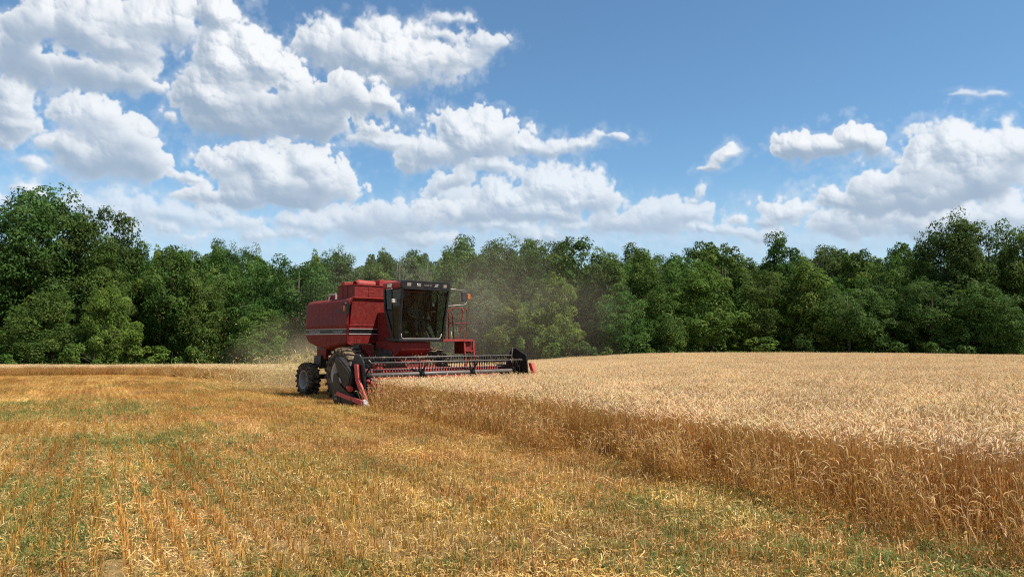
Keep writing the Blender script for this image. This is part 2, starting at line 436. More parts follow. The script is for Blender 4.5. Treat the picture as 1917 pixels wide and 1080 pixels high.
def np_mesh(name, V, F, mat, attrs=None, smooth=False):
    """V (n,3), F (m,k) arrays -> mesh datablock"""
    me = bpy.data.meshes.new(name)
    V = np.asarray(V, np.float32); F = np.asarray(F, np.int32)
    m_, k = F.shape
    me.vertices.add(len(V)); me.vertices.foreach_set("co", V.ravel())
    me.loops.add(m_ * k); me.loops.foreach_set("vertex_index", F.ravel())
    me.polygons.add(m_)
    me.polygons.foreach_set("loop_start", np.arange(0, m_ * k, k, dtype=np.int32))
    me.polygons.foreach_set("loop_total", np.full(m_, k, np.int32))
    if smooth: me.polygons.foreach_set("use_smooth", np.ones(m_, bool))
    for nm, arr in (attrs or {}).items():
        a = me.attributes.new(nm, 'FLOAT_COLOR', 'POINT')
        c = np.ones((len(V), 4), np.float32); c[:, :3] = arr
        a.data.foreach_set("color", c.ravel())
    me.materials.append(mat)
    me.update(calc_edges=True)
    return me


# ------------------------------------------------------------------ materials
class NT:
    def __init__(self, name):
        self.mat = bpy.data.materials.new(name); self.mat.use_nodes = True
        self.nt = self.mat.node_tree; self.nt.nodes.clear()
        self.out = self.n('ShaderNodeOutputMaterial')

    def n(self, t, **kw):
        x = self.nt.nodes.new(t)
        for k, v in kw.items(): setattr(x, k, v)
        return x

    def link(self, a, b): self.nt.links.new(a, b)

    def put(self, sock, v):
        if isinstance(v, bpy.types.NodeSocket): self.link(v, sock)
        else: sock.default_value = v

    def math(self, op, a, b=None, clamp=False):
        x = self.n('ShaderNodeMath', operation=op, use_clamp=clamp)
        self.put(x.inputs[0], a)
        if b is not None: self.put(x.inputs[1], b)
        return x.outputs[0]

    def mix(self, f, a, b, blend='MIX'):
        x = self.n('ShaderNodeMix', data_type='RGBA', blend_type=blend)
        self.put(x.inputs[0], f); self.put(x.inputs[6], a); self.put(x.inputs[7], b)
        return x.outputs[2]

    def noise(self, scale, detail=4, rough=.55, vec=None, dist=0.0):
        x = self.n('ShaderNodeTexNoise')
        if vec is not None: self.link(vec, x.inputs['Vector'])
        x.inputs['Scale'].default_value = scale; x.inputs['Detail'].default_value = detail
        x.inputs['Roughness'].default_value = rough; x.inputs['Distortion'].default_value = dist
        return x.outputs['Fac']

    def ramp(self, f, stops):
        x = self.n('ShaderNodeValToRGB'); self.put(x.inputs[0], f)
        e = x.color_ramp.elements
        while len(e) < len(stops): e.new(.5)
        for q, (p, c) in zip(e, stops):
            q.position = p; q.color = (c if len(c) == 4 else (*c, 1)) if not isinstance(c, float) else (c, c, c, 1)
        return x.outputs[0]

    def bsdf(self, color, rough=.5, metal=0.0, spec=.5, bump=None, bump_d=.02, coat=0.0, coat_r=.1):
        b = self.n('ShaderNodeBsdfPrincipled')
        self.put(b.inputs['Base Color'], color); self.put(b.inputs['Roughness'], rough); self.put(b.inputs['Metallic'], metal)
        self.put(b.inputs['Specular IOR Level'], spec)
        b.inputs['Coat Weight'].default_value = coat; b.inputs['Coat Roughness'].default_value = coat_r
        if bump is not None:
            q = self.n('ShaderNodeBump'); q.inputs['Distance'].default_value = bump_d; q.inputs['Strength'].default_value = .6
            self.link(bump, q.inputs['Height']); self.link(q.outputs[0], b.inputs['Normal'])
        return b

    def done(self, shader):
        self.link(shader, self.out.inputs['Surface'])
        return self.mat


DUST = (0.36, 0.25, 0.145, 1)


def paint(name, c, rough=.42, dust=.35, fade=(1.25, 1.15, 1.1), metal=0.0, coat=0.0, spec=.5):
    """machine paint: slightly faded in patches, streaked, straw dust lying on what faces up"""
    t = NT(name)
    tc = t.n('ShaderNodeTexCoord')
    ob = tc.outputs['Object']
    n1 = t.noise(1.7, 5, .6, ob); n2 = t.noise(9, 3, .55, ob)
    mp = t.n('ShaderNodeMapping'); mp.inputs['Scale'].default_value = (9, 9, .7); t.link(ob, mp.inputs[0])
    n3 = t.noise(2.0, 4, .6, mp.outputs[0])
    c2 = tuple(min(1, a * f) for a, f in zip(c, fade))
    base = t.mix(t.ramp(n1, [(.38, 0.0), (.68, 1.0)]), (*c, 1), (*c2, 1))
    base = t.mix(t.math('MULTIPLY', t.ramp(n3, [(.5, 0.0), (.75, 1.0)]), .35), base, (*[a * .55 for a in c], 1))
    g = t.n('ShaderNodeNewGeometry'); s = t.n('ShaderNodeSeparateXYZ'); t.link(g.outputs['Normal'], s.inputs[0])
    up = t.math('MULTIPLY', t.math('MAXIMUM', s.outputs[2], 0.0), .55)
    d = t.math('MULTIPLY', t.math('ADD', t.ramp(n2, [(.42, 0.0), (.75, 1.0)]), up), dust, clamp=True)
    base = t.mix(d, base, DUST)
    r = t.math('ADD', t.math('MULTIPLY', d, .35), t.math('ADD', t.math('MULTIPLY', n2, .15), rough - .07), clamp=True)
    return t.done(t.bsdf(base, r, metal, spec, bump=n2, bump_d=.0008, coat=coat).outputs[0])


M_RED = paint('red_paint', (.150, .0115, .0105), .6, .12, spec=.2)
M_RED3 = paint('sunlit_red', (.46, .075, .065), .55, .12, spec=.25)  # lighter red: sunlight on the back sheet put into the header's colour
M_RED2 = paint('faded_red_paint', (.28, .030, .025), .55, .14, spec=.25)
M_BLACK = paint('black_paint', (.007, .007, .008), .45, .05, (1.5, 1.5, 1.5), spec=.3)
M_OLIVE = paint('dusty_black_plastic', (.024, .018, .009), .5, .12, (1.5, 1.4, 1.2), spec=.2)
M_STEEL = paint('worn_steel', (.33, .32, .31), .38, .25, metal=.7)
M_GREYTUBE = paint('grey_painted_tube', (.105, .10, .095), .42, .25)
M_SILVER = paint('silver_trim', (.40, .37, .36), .45, .3, metal=.1)
M_WHEELGREY = paint('wheel_grey', (.24, .235, .23), .5, .3)
M_BAT = paint('dark_bat_tube', (.16, .155, .15), .4, .18, metal=.4)
M_RIM = paint('rim_paint', (.46, .43, .38), .45, .45)
M_WHITE = paint('white_plastic', (.72, .72, .7), .4, .1)
M_TYRE = paint('rubber', (.016, .015, .014), .75, .55, spec=.2)
M_DARK = paint('dark_metal', (.02, .019, .018), .55, .2)
M_AMBER = NT('amber_lens'); M_AMBER = M_AMBER.done(M_AMBER.bsdf((.50, .115, .02, 1), .3).outputs[0])
M_LAMP = NT('lamp_glass'); M_LAMP = M_LAMP.done(M_LAMP.bsdf((.42, .38, .32, 1), .15, .35).outputs[0])
M_SCREEN = paint('mirror_back', (.03, .03, .032), .4, .1)
M_CREAM = paint('off_white_mirror', (.44, .39, .36), .45, .12)
M_SEAT = paint('seat_cloth', (.03, .03, .032), .85, .12)


def glass_mat(name, tint, refl_rough=.02, opacity=.0):
    t = NT(name)
    tr = t.n('ShaderNodeBsdfTransparent'); tr.inputs[0].default_value = (*tint, 1)
    gl = t.n('ShaderNodeBsdfGlossy'); gl.inputs['Color'].default_value = (1, 1, 1, 1); gl.inputs['Roughness'].default_value = refl_rough
    fr = t.n('ShaderNodeFresnel'); fr.inputs['IOR'].default_value = 1.45
    ms = t.n('ShaderNodeMixShader'); t.put(ms.inputs[0], t.math('MULTIPLY', fr.outputs[0], .55)); t.link(tr.outputs[0], ms.inputs[1]); t.link(gl.outputs[0], ms.inputs[2])
    # a film of field dust on the pane
    df = t.n('ShaderNodeBsdfDiffuse'); df.inputs[0].default_value = DUST
    nz = t.noise(6, 5, .6, t.n('ShaderNodeTexCoord').outputs['Object'])
    m2 = t.n('ShaderNodeMixShader'); t.put(m2.inputs[0], t.math('MULTIPLY', nz, opacity)); t.link(ms.outputs[0], m2.inputs[1]); t.link(df.outputs[0], m2.inputs[2])
    return t.done(m2.outputs[0])


M_GLASS = glass_mat('cab_glass', (.30, .36, .31), .02, .008)
M_GLASS_G = glass_mat('green_cab_glass', (.48, .72, .58), .02, .05)


def plant_mat(name, tint=(1, 1, 1), trans=.35, vary=.25, rough=.55, spec=.25, attr='col', hue=.03, patch=None):
    """leaf, straw and stem material: its colour sits on the blades (attribute), varied per plant"""
    t = NT(name)
    a = t.n('ShaderNodeAttribute', attribute_name=attr)
    oi = t.n('ShaderNodeObjectInfo')
    hs = t.n('ShaderNodeHueSaturation')
    t.put(hs.inputs['Hue'], t.math('ADD', t.math('MULTIPLY', t.math('SUBTRACT', oi.outputs['Random'], .5), hue), .5))
    t.put(hs.inputs['Value'], t.math('ADD', t.math('MULTIPLY', t.math('SUBTRACT', t.math('FRACT', t.math('MULTIPLY', oi.outputs['Random'], 7.31)), .5), vary), 1.0))
    t.link(t.mix(1.0, a.outputs['Color'], (*tint, 1), 'MULTIPLY'), hs.inputs['Color'])
    c = hs.outputs[0]
    if patch:
        g = t.n('ShaderNodeNewGeometry')
        if len(patch) > 3:                                        # streaks along the drill rows
            mp = t.n('ShaderNodeMapping'); mp.inputs['Rotation'].default_value = (0, 0, -patch[3]); t.link(g.outputs['Position'], mp.inputs[0])
            m2 = t.n('ShaderNodeMapping'); m2.inputs['Scale'].default_value = (.10, 1.35, 1); t.link(mp.outputs[0], m2.inputs[0])
            c = t.mix(1.0, c, t.ramp(t.noise(1.0, 4, .65, m2.outputs[0]), [(.36, (.70, .60, .44)), (.52, (1.04, 1.0, .90)), (.66, (1.28, 1.30, 1.26))]), 'MULTIPLY')
        c = t.mix(t.math('MULTIPLY', t.ramp(t.noise(patch[0], 4, .6, g.outputs['Position']), [(.42, 0.0), (.66, 1.0)]), patch[2]), c, t.mix(1.0, c, (*patch[1], 1), 'MULTIPLY'))
    b = t.bsdf(c, rough, 0, spec)
    tr = t.n('ShaderNodeBsdfTranslucent'); t.link(c, tr.inputs[0])
    ms = t.n('ShaderNodeMixShader'); ms.inputs[0].default_value = trans
    t.link(b.outputs[0], ms.inputs[1]); t.link(tr.outputs[0], ms.inputs[2])
    return t.done(ms.outputs[0])


M_STRAW = plant_mat('stubble_straw', trans=.25, vary=.30, hue=.02, patch=(.35, (1.06, .88, .68), .7, R(-60.6)))
M_WHEAT = plant_mat('ripe_wheat', trans=.38, vary=.14, hue=.012, patch=(.12, (.93, .92, .92), .8))
M_WEED = plant_mat('green_weed', trans=.35, vary=.4, hue=.05)
M_LEAF = plant_mat('tree_leaf', trans=.42, vary=.35, hue=.035, rough=.6, spec=.12)
M_CHAFF = plant_mat('flying_chaff', trans=.35, vary=.2)


def bark_mat():
    t = NT('bark')
    ob = t.n('ShaderNodeTexCoord').outputs['Object']
    mp = t.n('ShaderNodeMapping'); mp.inputs['Scale'].default_value = (6, 6, 1.2); t.link(ob, mp.inputs[0])
    n = t.noise(3, 6, .65, mp.outputs[0])
    return t.done(t.bsdf(t.ramp(n, [(.3, (.035, .026, .018)), (.7, (.13, .105, .08))]), .9, 0, .2, bump=n, bump_d=.04).outputs[0])


M_BARK = bark_mat()


def soil_mat():
    t = NT('field_soil')
    p = t.n('ShaderNodeNewGeometry').outputs['Position']
    n1 = t.noise(.25, 5, .6, p); n2 = t.noise(9, 6, .7, p); n3 = t.noise(60, 4, .7, p)
    c = t.ramp(n2, [(.3, (.10, .062, .03)), (.5, (.24, .15, .06)), (.72, (.40, .26, .10))])
    c = t.mix(t.ramp(n1, [(.45, 0.0), (.7, .55)]), c, (.09, .10, .03, 1))
    c = t.mix(t.ramp(n3, [(.45, 0.0), (.7, .6)]), c, (.46, .31, .13, 1))
    return t.done(t.bsdf(c, .95, 0, .15, bump=n2, bump_d=.06).outputs[0])


M_SOIL = soil_mat()

# ------------------------------------------------------------------ the field: ground sheet
def make_ground():
    xs = np.concatenate([np.linspace(-900, -120, 8), np.linspace(-100, 100, 81), np.linspace(120, 900, 8)])
    ys = np.concatenate([np.linspace(-300, -20, 6), np.linspace(-10, 120, 66), np.linspace(140, 1500, 9)])
    X, Y = np.meshgrid(xs, ys)
    Z = terrain(X, Y)
    V = np.column_stack([X.ravel(), Y.ravel(), Z.ravel()])
    nx, ny = len(xs), len(ys)
    i = np.arange(nx * ny).reshape(ny, nx)
    F = np.column_stack([i[:-1, :-1].ravel(), i[:-1, 1:].ravel(), i[1:, 1:].ravel(), i[1:, :-1].ravel()])
    o = bpy.data.objects.new('ground', np_mesh('ground', V, F, M_SOIL, smooth=True))
    col.objects.link(o)
    tag(o, kind='structure')


make_ground()

# outline of the standing wheat (plan view); everything nearer is cut
WHEAT = np.array([(8.6, -2.5), (4.05, 5.85), (-3.25, 19.15), (-3.75, 20.0), (.32, 23.75), (-2.4, 27.2), (-6.0, 31.0), (-10.2, 33.6), (-13.5, 38.0), (-18.0, 44.0),
                  (-23.0, 50.0), (-27.5, 53.0), (-31.5, 51.0), (-36, 47.0), (-46, 43), (-66, 40), (-66, 60.5), (-30, 61), (-8, 64), (-2, 69), (20, 75), (45, 78), (85, 76), (85, -2.5)])


def inside(px, py, poly):
    r = np.zeros(px.shape, bool)
    j = len(poly) - 1
    for i in range(len(poly)):
        (xi, yi), (xj, yj) = poly[i], poly[j]
        c = ((yi > py) != (yj > py)) & (px < (xj - xi) * (py - yi) / (yj - yi + 1e-12) + xi)
        r ^= c
        j = i
    return r


def value_noise(x, y, cell, seed):
    r = np.random.default_rng(seed); g = r.random((256, 256))
    fx, fy = x / cell + 1000.0, y / cell + 1000.0
    ix, iy = np.floor(fx).astype(int), np.floor(fy).astype(int)
    tx, ty = fx - ix, fy - iy
    tx = tx * tx * (3 - 2 * tx); ty = ty * ty * (3 - 2 * ty)
    q = lambda a, b: g[b % 256, a % 256]
    return (q(ix, iy) * (1 - tx) + q(ix + 1, iy) * tx) * (1 - ty) + (q(ix, iy + 1) * (1 - tx) + q(ix + 1, iy + 1) * tx) * ty


def fbm2(x, y, cell, seed, n=4):
    return sum(value_noise(x, y, cell / 2 ** i, seed + i) * .5 ** i for i in range(n)) / sum(.5 ** i for i in range(n))


def scatter(name, pts, rotz, scl, idx, meshes, label=None, cat=None):
    """one object: many small patches of plants set on points"""
    n = len(pts)
    me = bpy.data.meshes.new(name)
    me.vertices.add(n); me.vertices.foreach_set("co", np.asarray(pts, np.float32).ravel())
    a = me.attributes.new('rot', 'FLOAT_VECTOR', 'POINT')
    r = np.zeros((n, 3), np.float32)
    if np.ndim(rotz) == 2: r[:] = rotz
    else: r[:, 2] = rotz
    a.data.foreach_set('vector', r.ravel())
    a = me.attributes.new('scl', 'FLOAT_VECTOR', 'POINT'); a.data.foreach_set('vector', np.asarray(scl, np.float32).ravel())
    a = me.attributes.new('idx', 'INT', 'POINT'); a.data.foreach_set('value', np.asarray(idx, np.int32))
    o = bpy.data.objects.new(name, me); col.objects.link(o)
    ng = bpy.data.node_groups.new(name + '_nodes', 'GeometryNodeTree')
    ng.interface.new_socket('Geometry', in_out='INPUT', socket_type='NodeSocketGeometry')
    ng.interface.new_socket('Geometry', in_out='OUTPUT', socket_type='NodeSocketGeometry')
    N, L = ng.nodes, ng.links
    gi, go = N.new('NodeGroupInput'), N.new('NodeGroupOutput')
    jn = N.new('GeometryNodeJoinGeometry')
    for m_ in meshes:
        src = bpy.data.objects.new(m_.name, m_)
        oi = N.new('GeometryNodeObjectInfo'); oi.inputs['Object'].default_value = src; oi.inputs['As Instance'].default_value = True
        L.new(oi.outputs['Geometry'], jn.inputs[0])
    iop = N.new('GeometryNodeInstanceOnPoints')
    L.new(gi.outputs[0], iop.inputs['Points']); L.new(jn.outputs[0], iop.inputs['Instance'])
    iop.inputs['Pick Instance'].default_value = True
    def attr(nm, t):
        q = N.new('GeometryNodeInputNamedAttribute'); q.data_type = t; q.inputs['Name'].default_value = nm
        return q.outputs['Attribute']
    L.new(attr('idx', 'INT'), iop.inputs['Instance Index'])
    L.new(attr('scl', 'FLOAT_VECTOR'), iop.inputs['Scale'])
    e2r = N.new('FunctionNodeEulerToRotation'); L.new(attr('rot', 'FLOAT_VECTOR'), e2r.inputs[0]); L.new(e2r.outputs[0], iop.inputs['Rotation'])
    L.new(iop.outputs[0], go.inputs[0])
    md = o.modifiers.new('scatter', 'NODES'); md.node_group = ng
    tag(o, label, cat, kind='stuff')
    return o


def ribbons(base, tip, mid, w0, w1, side, color0, color1):
    """n tapering two-segment blades: base->mid->tip points (n,3); side = unit width direction (n,3)"""
    n = len(base)
    V = np.empty((n, 6, 3)); C = np.empty((n, 6, 3))
    V[:, 0] = base - side * w0[:, None] / 2; V[:, 1] = base + side * w0[:, None] / 2
    V[:, 2] = mid - side * (w0 * .8 + w1 * .2)[:, None] / 2; V[:, 3] = mid + side * (w0 * .8 + w1 * .2)[:, None] / 2
    V[:, 4] = tip - side * w1[:, None] / 2; V[:, 5] = tip + side * w1[:, None] / 2
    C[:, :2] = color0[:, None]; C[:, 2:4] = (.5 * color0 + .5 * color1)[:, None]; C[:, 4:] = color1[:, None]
    i = np.arange(n)[:, None] * 6
    F = np.concatenate([i + np.array([[0, 1, 3, 2]]), i + np.array([[2, 3, 5, 4]])])
    return V.reshape(-1, 3), F, C.reshape(-1, 3)


def join(parts):
    Vs, Fs, Cs, k = [], [], [], 0
    for V, F, C in parts:
        Vs.append(V); Fs.append(F + k); Cs.append(C); k += len(V)
    return np.concatenate(Vs), np.concatenate(Fs), np.concatenate(Cs)


def unit(v): return v / np.maximum(np.linalg.norm(v, axis=-1, keepdims=True), 1e-9)


def pick(rng, n, cols, jit=.12):
    c = np.array(cols)[rng.integers(0, len(cols), n)]
    return np.clip(c * (1 + rng.uniform(-jit, jit, (n, 1))) * (1 + rng.uniform(-.05, .05, (n, 3))), 0, 1)


ROW = R(-60.6)                       # drill rows run along the cut edge
TILE = .95


def stubble_patch(seed, dens=1.0, weedy=0.0):
    rng = np.random.default_rng(seed)
    parts = []
    # standing stubble in five drill rows
    n = int(430 * dens)
    row = rng.integers(0, 5, n)
    x = rng.uniform(-.52, .52, n); y = (row - 2) * .19 + rng.normal(0, .022, n)
    h = rng.uniform(.07, .16, n)
    a = rng.uniform(0, 2 * np.pi, n); tl = np.abs(rng.normal(0, .36, n))
    base = np.column_stack([x, y, np.full(n, -.01)])
    d = np.column_stack([np.cos(a) * tl, np.sin(a) * tl, np.ones(n)])
    tip = base + d * h[:, None]; mid = base + d * h[:, None] * .5
    th = rng.uniform(0, np.pi, n); side = np.column_stack([np.cos(th), np.sin(th), np.zeros(n)])
    w = rng.uniform(.0035, .006, n)
    c0 = pick(rng, n, [(.34, .16, .030), (.41, .21, .042), (.28, .13, .028)])
    c1 = pick(rng, n, [(.56, .33, .085), (.63, .40, .125), (.47, .255, .06)])
    parts.append(ribbons(base, tip, mid, w, w, side, c0, c1))
    # loose straw and chaff lying about
    n = int(380 * dens)
    L_ = rng.choice([.035, .065, .12, .22], n, p=[.42, .35, .19, .04]) * rng.uniform(.7, 1.2, n)
    a = rng.uniform(0, 2 * np.pi, n); pt = rng.normal(0, .22, n)
    c = np.column_stack([rng.uniform(-.5, .5, n), (rng.integers(0, 5, n) - 2) * .19 + .095 + rng.normal(0, .05, n), rng.uniform(.012, .08, n)])
    d = np.column_stack([np.cos(a) * np.cos(pt), np.sin(a) * np.cos(pt), np.sin(pt)])
    base = c - d * L_[:, None] / 2; tip = c + d * L_[:, None] / 2
    bend = rng.normal(0, .012, (n, 3)); mid = c + bend
    side = unit(np.cross(d, np.column_stack([rng.normal(0, .5, n), rng.normal(0, .5, n), np.ones(n)])))
    w = rng.uniform(.003, .0065, n)
    cc = pick(rng, n, [(.64, .45, .19), (.76, .58, .30), (.52, .32, .11), (.43, .245, .075)], .2)
    parts.append(ribbons(base, tip, mid, w, w * .8, side, cc, cc))
    # fine chopped bits and curled leaf ends
    n = int(620 * dens)
    L_ = rng.uniform(.012, .045, n)
    a = rng.uniform(0, 2 * np.pi, n); pt = rng.normal(0, .6, n)
    c = np.column_stack([rng.uniform(-.5, .5, n), (rng.integers(0, 5, n) - 2) * .19 + .095 + rng.normal(0, .055, n), rng.uniform(.01, .09, n)])
    d = np.column_stack([np.cos(a) * np.cos(pt), np.sin(a) * np.cos(pt), np.sin(pt)])
    side = unit(np.cross(d, rng.normal(0, 1, (n, 3)) + np.array([0, 0, 1.2])))
    w = rng.uniform(.004, .009, n)
    cc = pick(rng, n, [(.66, .45, .18), (.80, .62, .34), (.52, .31, .10), (.42, .225, .06), (.70, .49, .22)], .2)
    parts.append(ribbons(c - d * L_[:, None] / 2, c + d * L_[:, None] / 2, c + rng.normal(0, .006, (n, 3)), w, w * .5, side, cc, cc))
    # dead leaf blades
    n = int(110 * dens)
    base = np.column_stack([rng.uniform(-.5, .5, n), (rng.integers(0, 5, n) - 2) * .19 + rng.normal(0, .03, n), np.zeros(n)])
    a = rng.uniform(0, 2 * np.pi, n); r_ = rng.uniform(.03, .12, n); z = rng.uniform(.02, .12, n)
    mid = base + np.column_stack([np.cos(a) * r_ * .4, np.sin(a) * r_ * .4, z])
    tip = base + np.column_stack([np.cos(a) * r_, np.sin(a) * r_, z * rng.uniform(.2, .9, n)])
    side = np.column_stack([-np.sin(a), np.cos(a), np.zeros(n)])
    w = rng.uniform(.006, .012, n)
    cc = pick(rng, n, [(.44, .27, .10), (.34, .18, .06), (.55, .38, .18)], .2)
    parts.append(ribbons(base, tip, mid, w, w * .2, side, cc, cc))
    V, F, C = join(parts)
    return np_mesh('stubble_patch', V, F, M_STRAW, {'col': C})


def straw_patch(seed):
    rng = np.random.default_rng(seed)
    n = 70
    L_ = rng.choice([.02, .035, .06, .12], n, p=[.4, .36, .2, .04]) * rng.uniform(.7, 1.2, n)
    a = rng.uniform(0, 2 * np.pi, n); pt = rng.normal(0, .3, n)
    c = np.column_stack([rng.normal(0, .14, n), rng.normal(0, .14, n), rng.uniform(.03, .15, n)])
    d = np.column_stack([np.cos(a) * np.cos(pt), np.sin(a) * np.cos(pt), np.sin(pt)])
    side = unit(np.cross(d, np.column_stack([rng.normal(0, .5, n), rng.normal(0, .5, n), np.ones(n)])))
    w = rng.uniform(.003, .0065, n)
    cc = pick(rng, n, [(.68, .48, .165), (.78, .60, .26), (.58, .38, .115)], .15)
    V, F, C = ribbons(c - d * L_[:, None] / 2, c + d * L_[:, None] / 2, c + rng.normal(0, .008, (n, 3)), w, w * .8, side, cc, cc)
    return np_mesh('straw_clump', V, F, M_STRAW, {'col': C})


def weed_patch(seed):
    """one small clump of green seedlings and broad leaves"""
    rng = np.random.default_rng(seed)
    parts = []
    n = 34
    a = rng.uniform(0, 2 * np.pi, n); rr = np.abs(rng.normal(0, .11, n))
    base = np.column_stack([np.cos(a) * rr, np.sin(a) * rr, np.zeros(n)])
    b = rng.uniform(0, 2 * np.pi, n); l = rng.uniform(.03, .09, n); z = rng.uniform(.05, .16, n)
    mid = base + np.column_stack([np.cos(b) * l * .4, np.sin(b) * l * .4, z * .7])
    tip = base + np.column_stack([np.cos(b) * l, np.sin(b) * l, z])
    side = np.column_stack([-np.sin(b), np.cos(b), np.zeros(n)])
    w = rng.uniform(.004, .008, n)
    parts.append(ribbons(base, tip, mid, w, w * .3, side, pick(rng, n, [(.12, .15, .03), (.17, .18, .04)]), pick(rng, n, [(.26, .29, .07), (.32, .32, .09), (.20, .23, .06)])))
    n = 20
    a = rng.uniform(0, 2 * np.pi, n); rr = np.abs(rng.normal(0, .12, n))
    c = np.column_stack([np.cos(a) * rr, np.sin(a) * rr, rng.uniform(.03, .15, n)])
    b = rng.uniform(0, 2 * np.pi, n); l = rng.uniform(.008, .019, n)
    d = np.column_stack([np.cos(b), np.sin(b), rng.normal(.1, .3, n)]); side = np.column_stack([-np.sin(b), np.cos(b), rng.normal(0, .25, n)])
    base = c - d * l[:, None]; tip = c + d * l[:, None]
    w = l * 1.1
    cc = pick(rng, n, [(.17, .22, .05), (.23, .26, .06), (.13, .18, .045)])
    V, F, C = ribbons(base, tip, c, w * .3, w * .2, unit(side), cc, cc)
    V = V.reshape(n, 6, 3); V[:, 2] = c - unit(side) * w[:, None] / 2; V[:, 3] = c + unit(side) * w[:, None] / 2
    parts.append((V.reshape(-1, 3), F, C))
    V, F, C = join(parts)
    return np_mesh('weed_clump', V, F, M_WEED, {'col': C})


def wheat_patch(seed, n=520, tuft=False):
    """one square metre of ripe wheat: stem, dry leaves, nodding ear with awns"""
    rng = np.random.default_rng(seed)
    parts = []
    row = rng.integers(0, 5, n)
    x = rng.uniform(-.53, .53, n); y = (row - 2) * .20 + rng.normal(0, .055, n)
    if tuft:
        x = rng.normal(0, .10, n); y = rng.normal(0, .10, n)
    H = rng.normal(.73, .05, n).clip(.5, .86)
    if tuft: H = H * rng.uniform(.55, 1.0, n)
    a = rng.normal(.4, 1.5, n)                                   # lean, somewhat with the wind
    ln = np.abs(rng.normal(.05, .05, n)) * (3.2 if tuft else 1.0)
    base = np.column_stack([x, y, np.full(n, -.02)])
    d = np.column_stack([np.cos(a), np.sin(a), np.zeros(n)])
    top = base + d * (ln * H)[:, None]; top[:, 2] = H
    mid = base + d * (ln * H)[:, None] * .3; mid[:, 2] = H * .5
    th = rng.uniform(0, np.pi, n); side = np.column_stack([np.cos(th), np.sin(th), np.zeros(n)])
    w = rng.uniform(.0035, .0055, n)
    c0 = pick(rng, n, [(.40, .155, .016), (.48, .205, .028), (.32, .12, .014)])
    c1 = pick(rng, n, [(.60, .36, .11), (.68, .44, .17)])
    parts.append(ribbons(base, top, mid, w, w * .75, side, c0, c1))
    # dry leaves
    m_ = n
    j = rng.integers(0, n, m_); t = rng.uniform(.15, .75, m_)
    p = base[j] * (1 - t)[:, None] + top[j] * t[:, None]
    b = rng.uniform(0, 2 * np.pi, m_); l = rng.uniform(.05, .15, m_)
    q = p + np.column_stack([np.cos(b) * l * .5, np.sin(b) * l * .5, rng.uniform(0, .06, m_)])
    r_ = p + np.column_stack([np.cos(b) * l, np.sin(b) * l, -rng.uniform(.02, .16, m_)])
    sd = np.column_stack([-np.sin(b), np.cos(b), np.zeros(m_)])
    ww = rng.uniform(.005, .010, m_)
    cc = pick(rng, m_, [(.48, .24, .05), (.38, .18, .035), (.64, .41, .15)], .2)
    parts.append(ribbons(p, r_, q, ww, ww * .2, sd, cc, cc))
    # small pale curls of dead leaf all the way down the stems
    m_ = int(n * 1.6)
    j = rng.integers(0, n, m_); t = rng.uniform(.05, .9, m_)
    p = base[j] * (1 - t)[:, None] + top[j] * t[:, None] + rng.normal(0, .012, (m_, 3))
    b = rng.uniform(0, 2 * np.pi, m_); l = rng.uniform(.012, .045, m_)
    q = p + np.column_stack([np.cos(b) * l * .6, np.sin(b) * l * .6, rng.uniform(-.01, .02, m_)])
    r_ = p + np.column_stack([np.cos(b) * l, np.sin(b) * l, -rng.uniform(.0, .05, m_)])
    sd = np.column_stack([-np.sin(b), np.cos(b), rng.normal(0, .3, m_)])
    ww = rng.uniform(.004, .008, m_)
    cc = pick(rng, m_, [(.66, .42, .14), (.80, .58, .28), (.45, .21, .035), (.36, .15, .02)], .2)
    parts.append(ribbons(p, r_, q, ww, ww * .3, unit(sd), cc, cc))
    # ears: bent over, diamond section, four rings
    L_ = rng.uniform(.075, .105, n)
    nod = rng.normal(1.25, .55, n).clip(0, 2.5)                  # final angle from vertical
    na = a + rng.normal(0, .5, n)
    dirh = np.column_stack([np.cos(na), np.sin(na), np.zeros(n)])
    sidev = np.column_stack([-np.sin(na), np.cos(na), np.zeros(n)])
    ec = pick(rng, n, [(.60, .36, .12), (.74, .52, .25), (.52, .30, .09)] if tuft else [(.88, .665, .365), (.92, .73, .44), (.80, .57, .28), (.86, .64, .355)], .12)
    rings = []; pos = top.copy(); K = 5
    rad = [.0025, .0062, .0070, .0060, .0015]
    tang = None
    for k in range(K):
        ang = nod * (k / (K - 1)) ** .8
        tang = dirh * np.sin(ang)[:, None] + np.array([0, 0, 1.]) * np.cos(ang)[:, None]
        nrm = dirh * np.cos(ang)[:, None] - np.array([0, 0, 1.]) * np.sin(ang)[:, None]
        if k: pos = pos + tang * (L_ / (K - 1))[:, None]
        s = rad[k]
        rings.append(np.stack([pos + sidev * s, pos + nrm * s * .8, pos - sidev * s, pos - nrm * s * .8], 1))
    V = np.stack(rings, 1)                                      # n, K, 4, 3
    C = np.repeat(ec, K * 4, 0)
    i = np.arange(n)[:, None, None] * K * 4
    F = []
    for k in range(K - 1):
        for s in range(4):
            F.append(np.concatenate([i[:, :, 0] + np.array([[k * 4 + s, k * 4 + (s + 1) % 4, (k + 1) * 4 + (s + 1) % 4, (k + 1) * 4 + s]])], 1))
    parts.append((V.reshape(-1, 3), np.concatenate(F), C))
    # awns
    for q in range(2):
        k0 = rng.integers(1, 4, n)
        bp = V[np.arange(n), k0].mean(1)
        dv = unit(tang * .9 + sidev * rng.normal(0, .45, (n, 1)) + np.array([0, 0, .25]) * rng.normal(.4, .6, (n, 1)))
        tp = bp + dv * rng.uniform(.05, .085, n)[:, None]
        parts.append(ribbons(bp, tp, (bp + tp) / 2, np.full(n, .0022), np.full(n, .0008), sidev, ec, ec))
    V, F, C = join(parts)
    return np_mesh('wheat_patch', V, F, M_WHEAT, {'col': C})


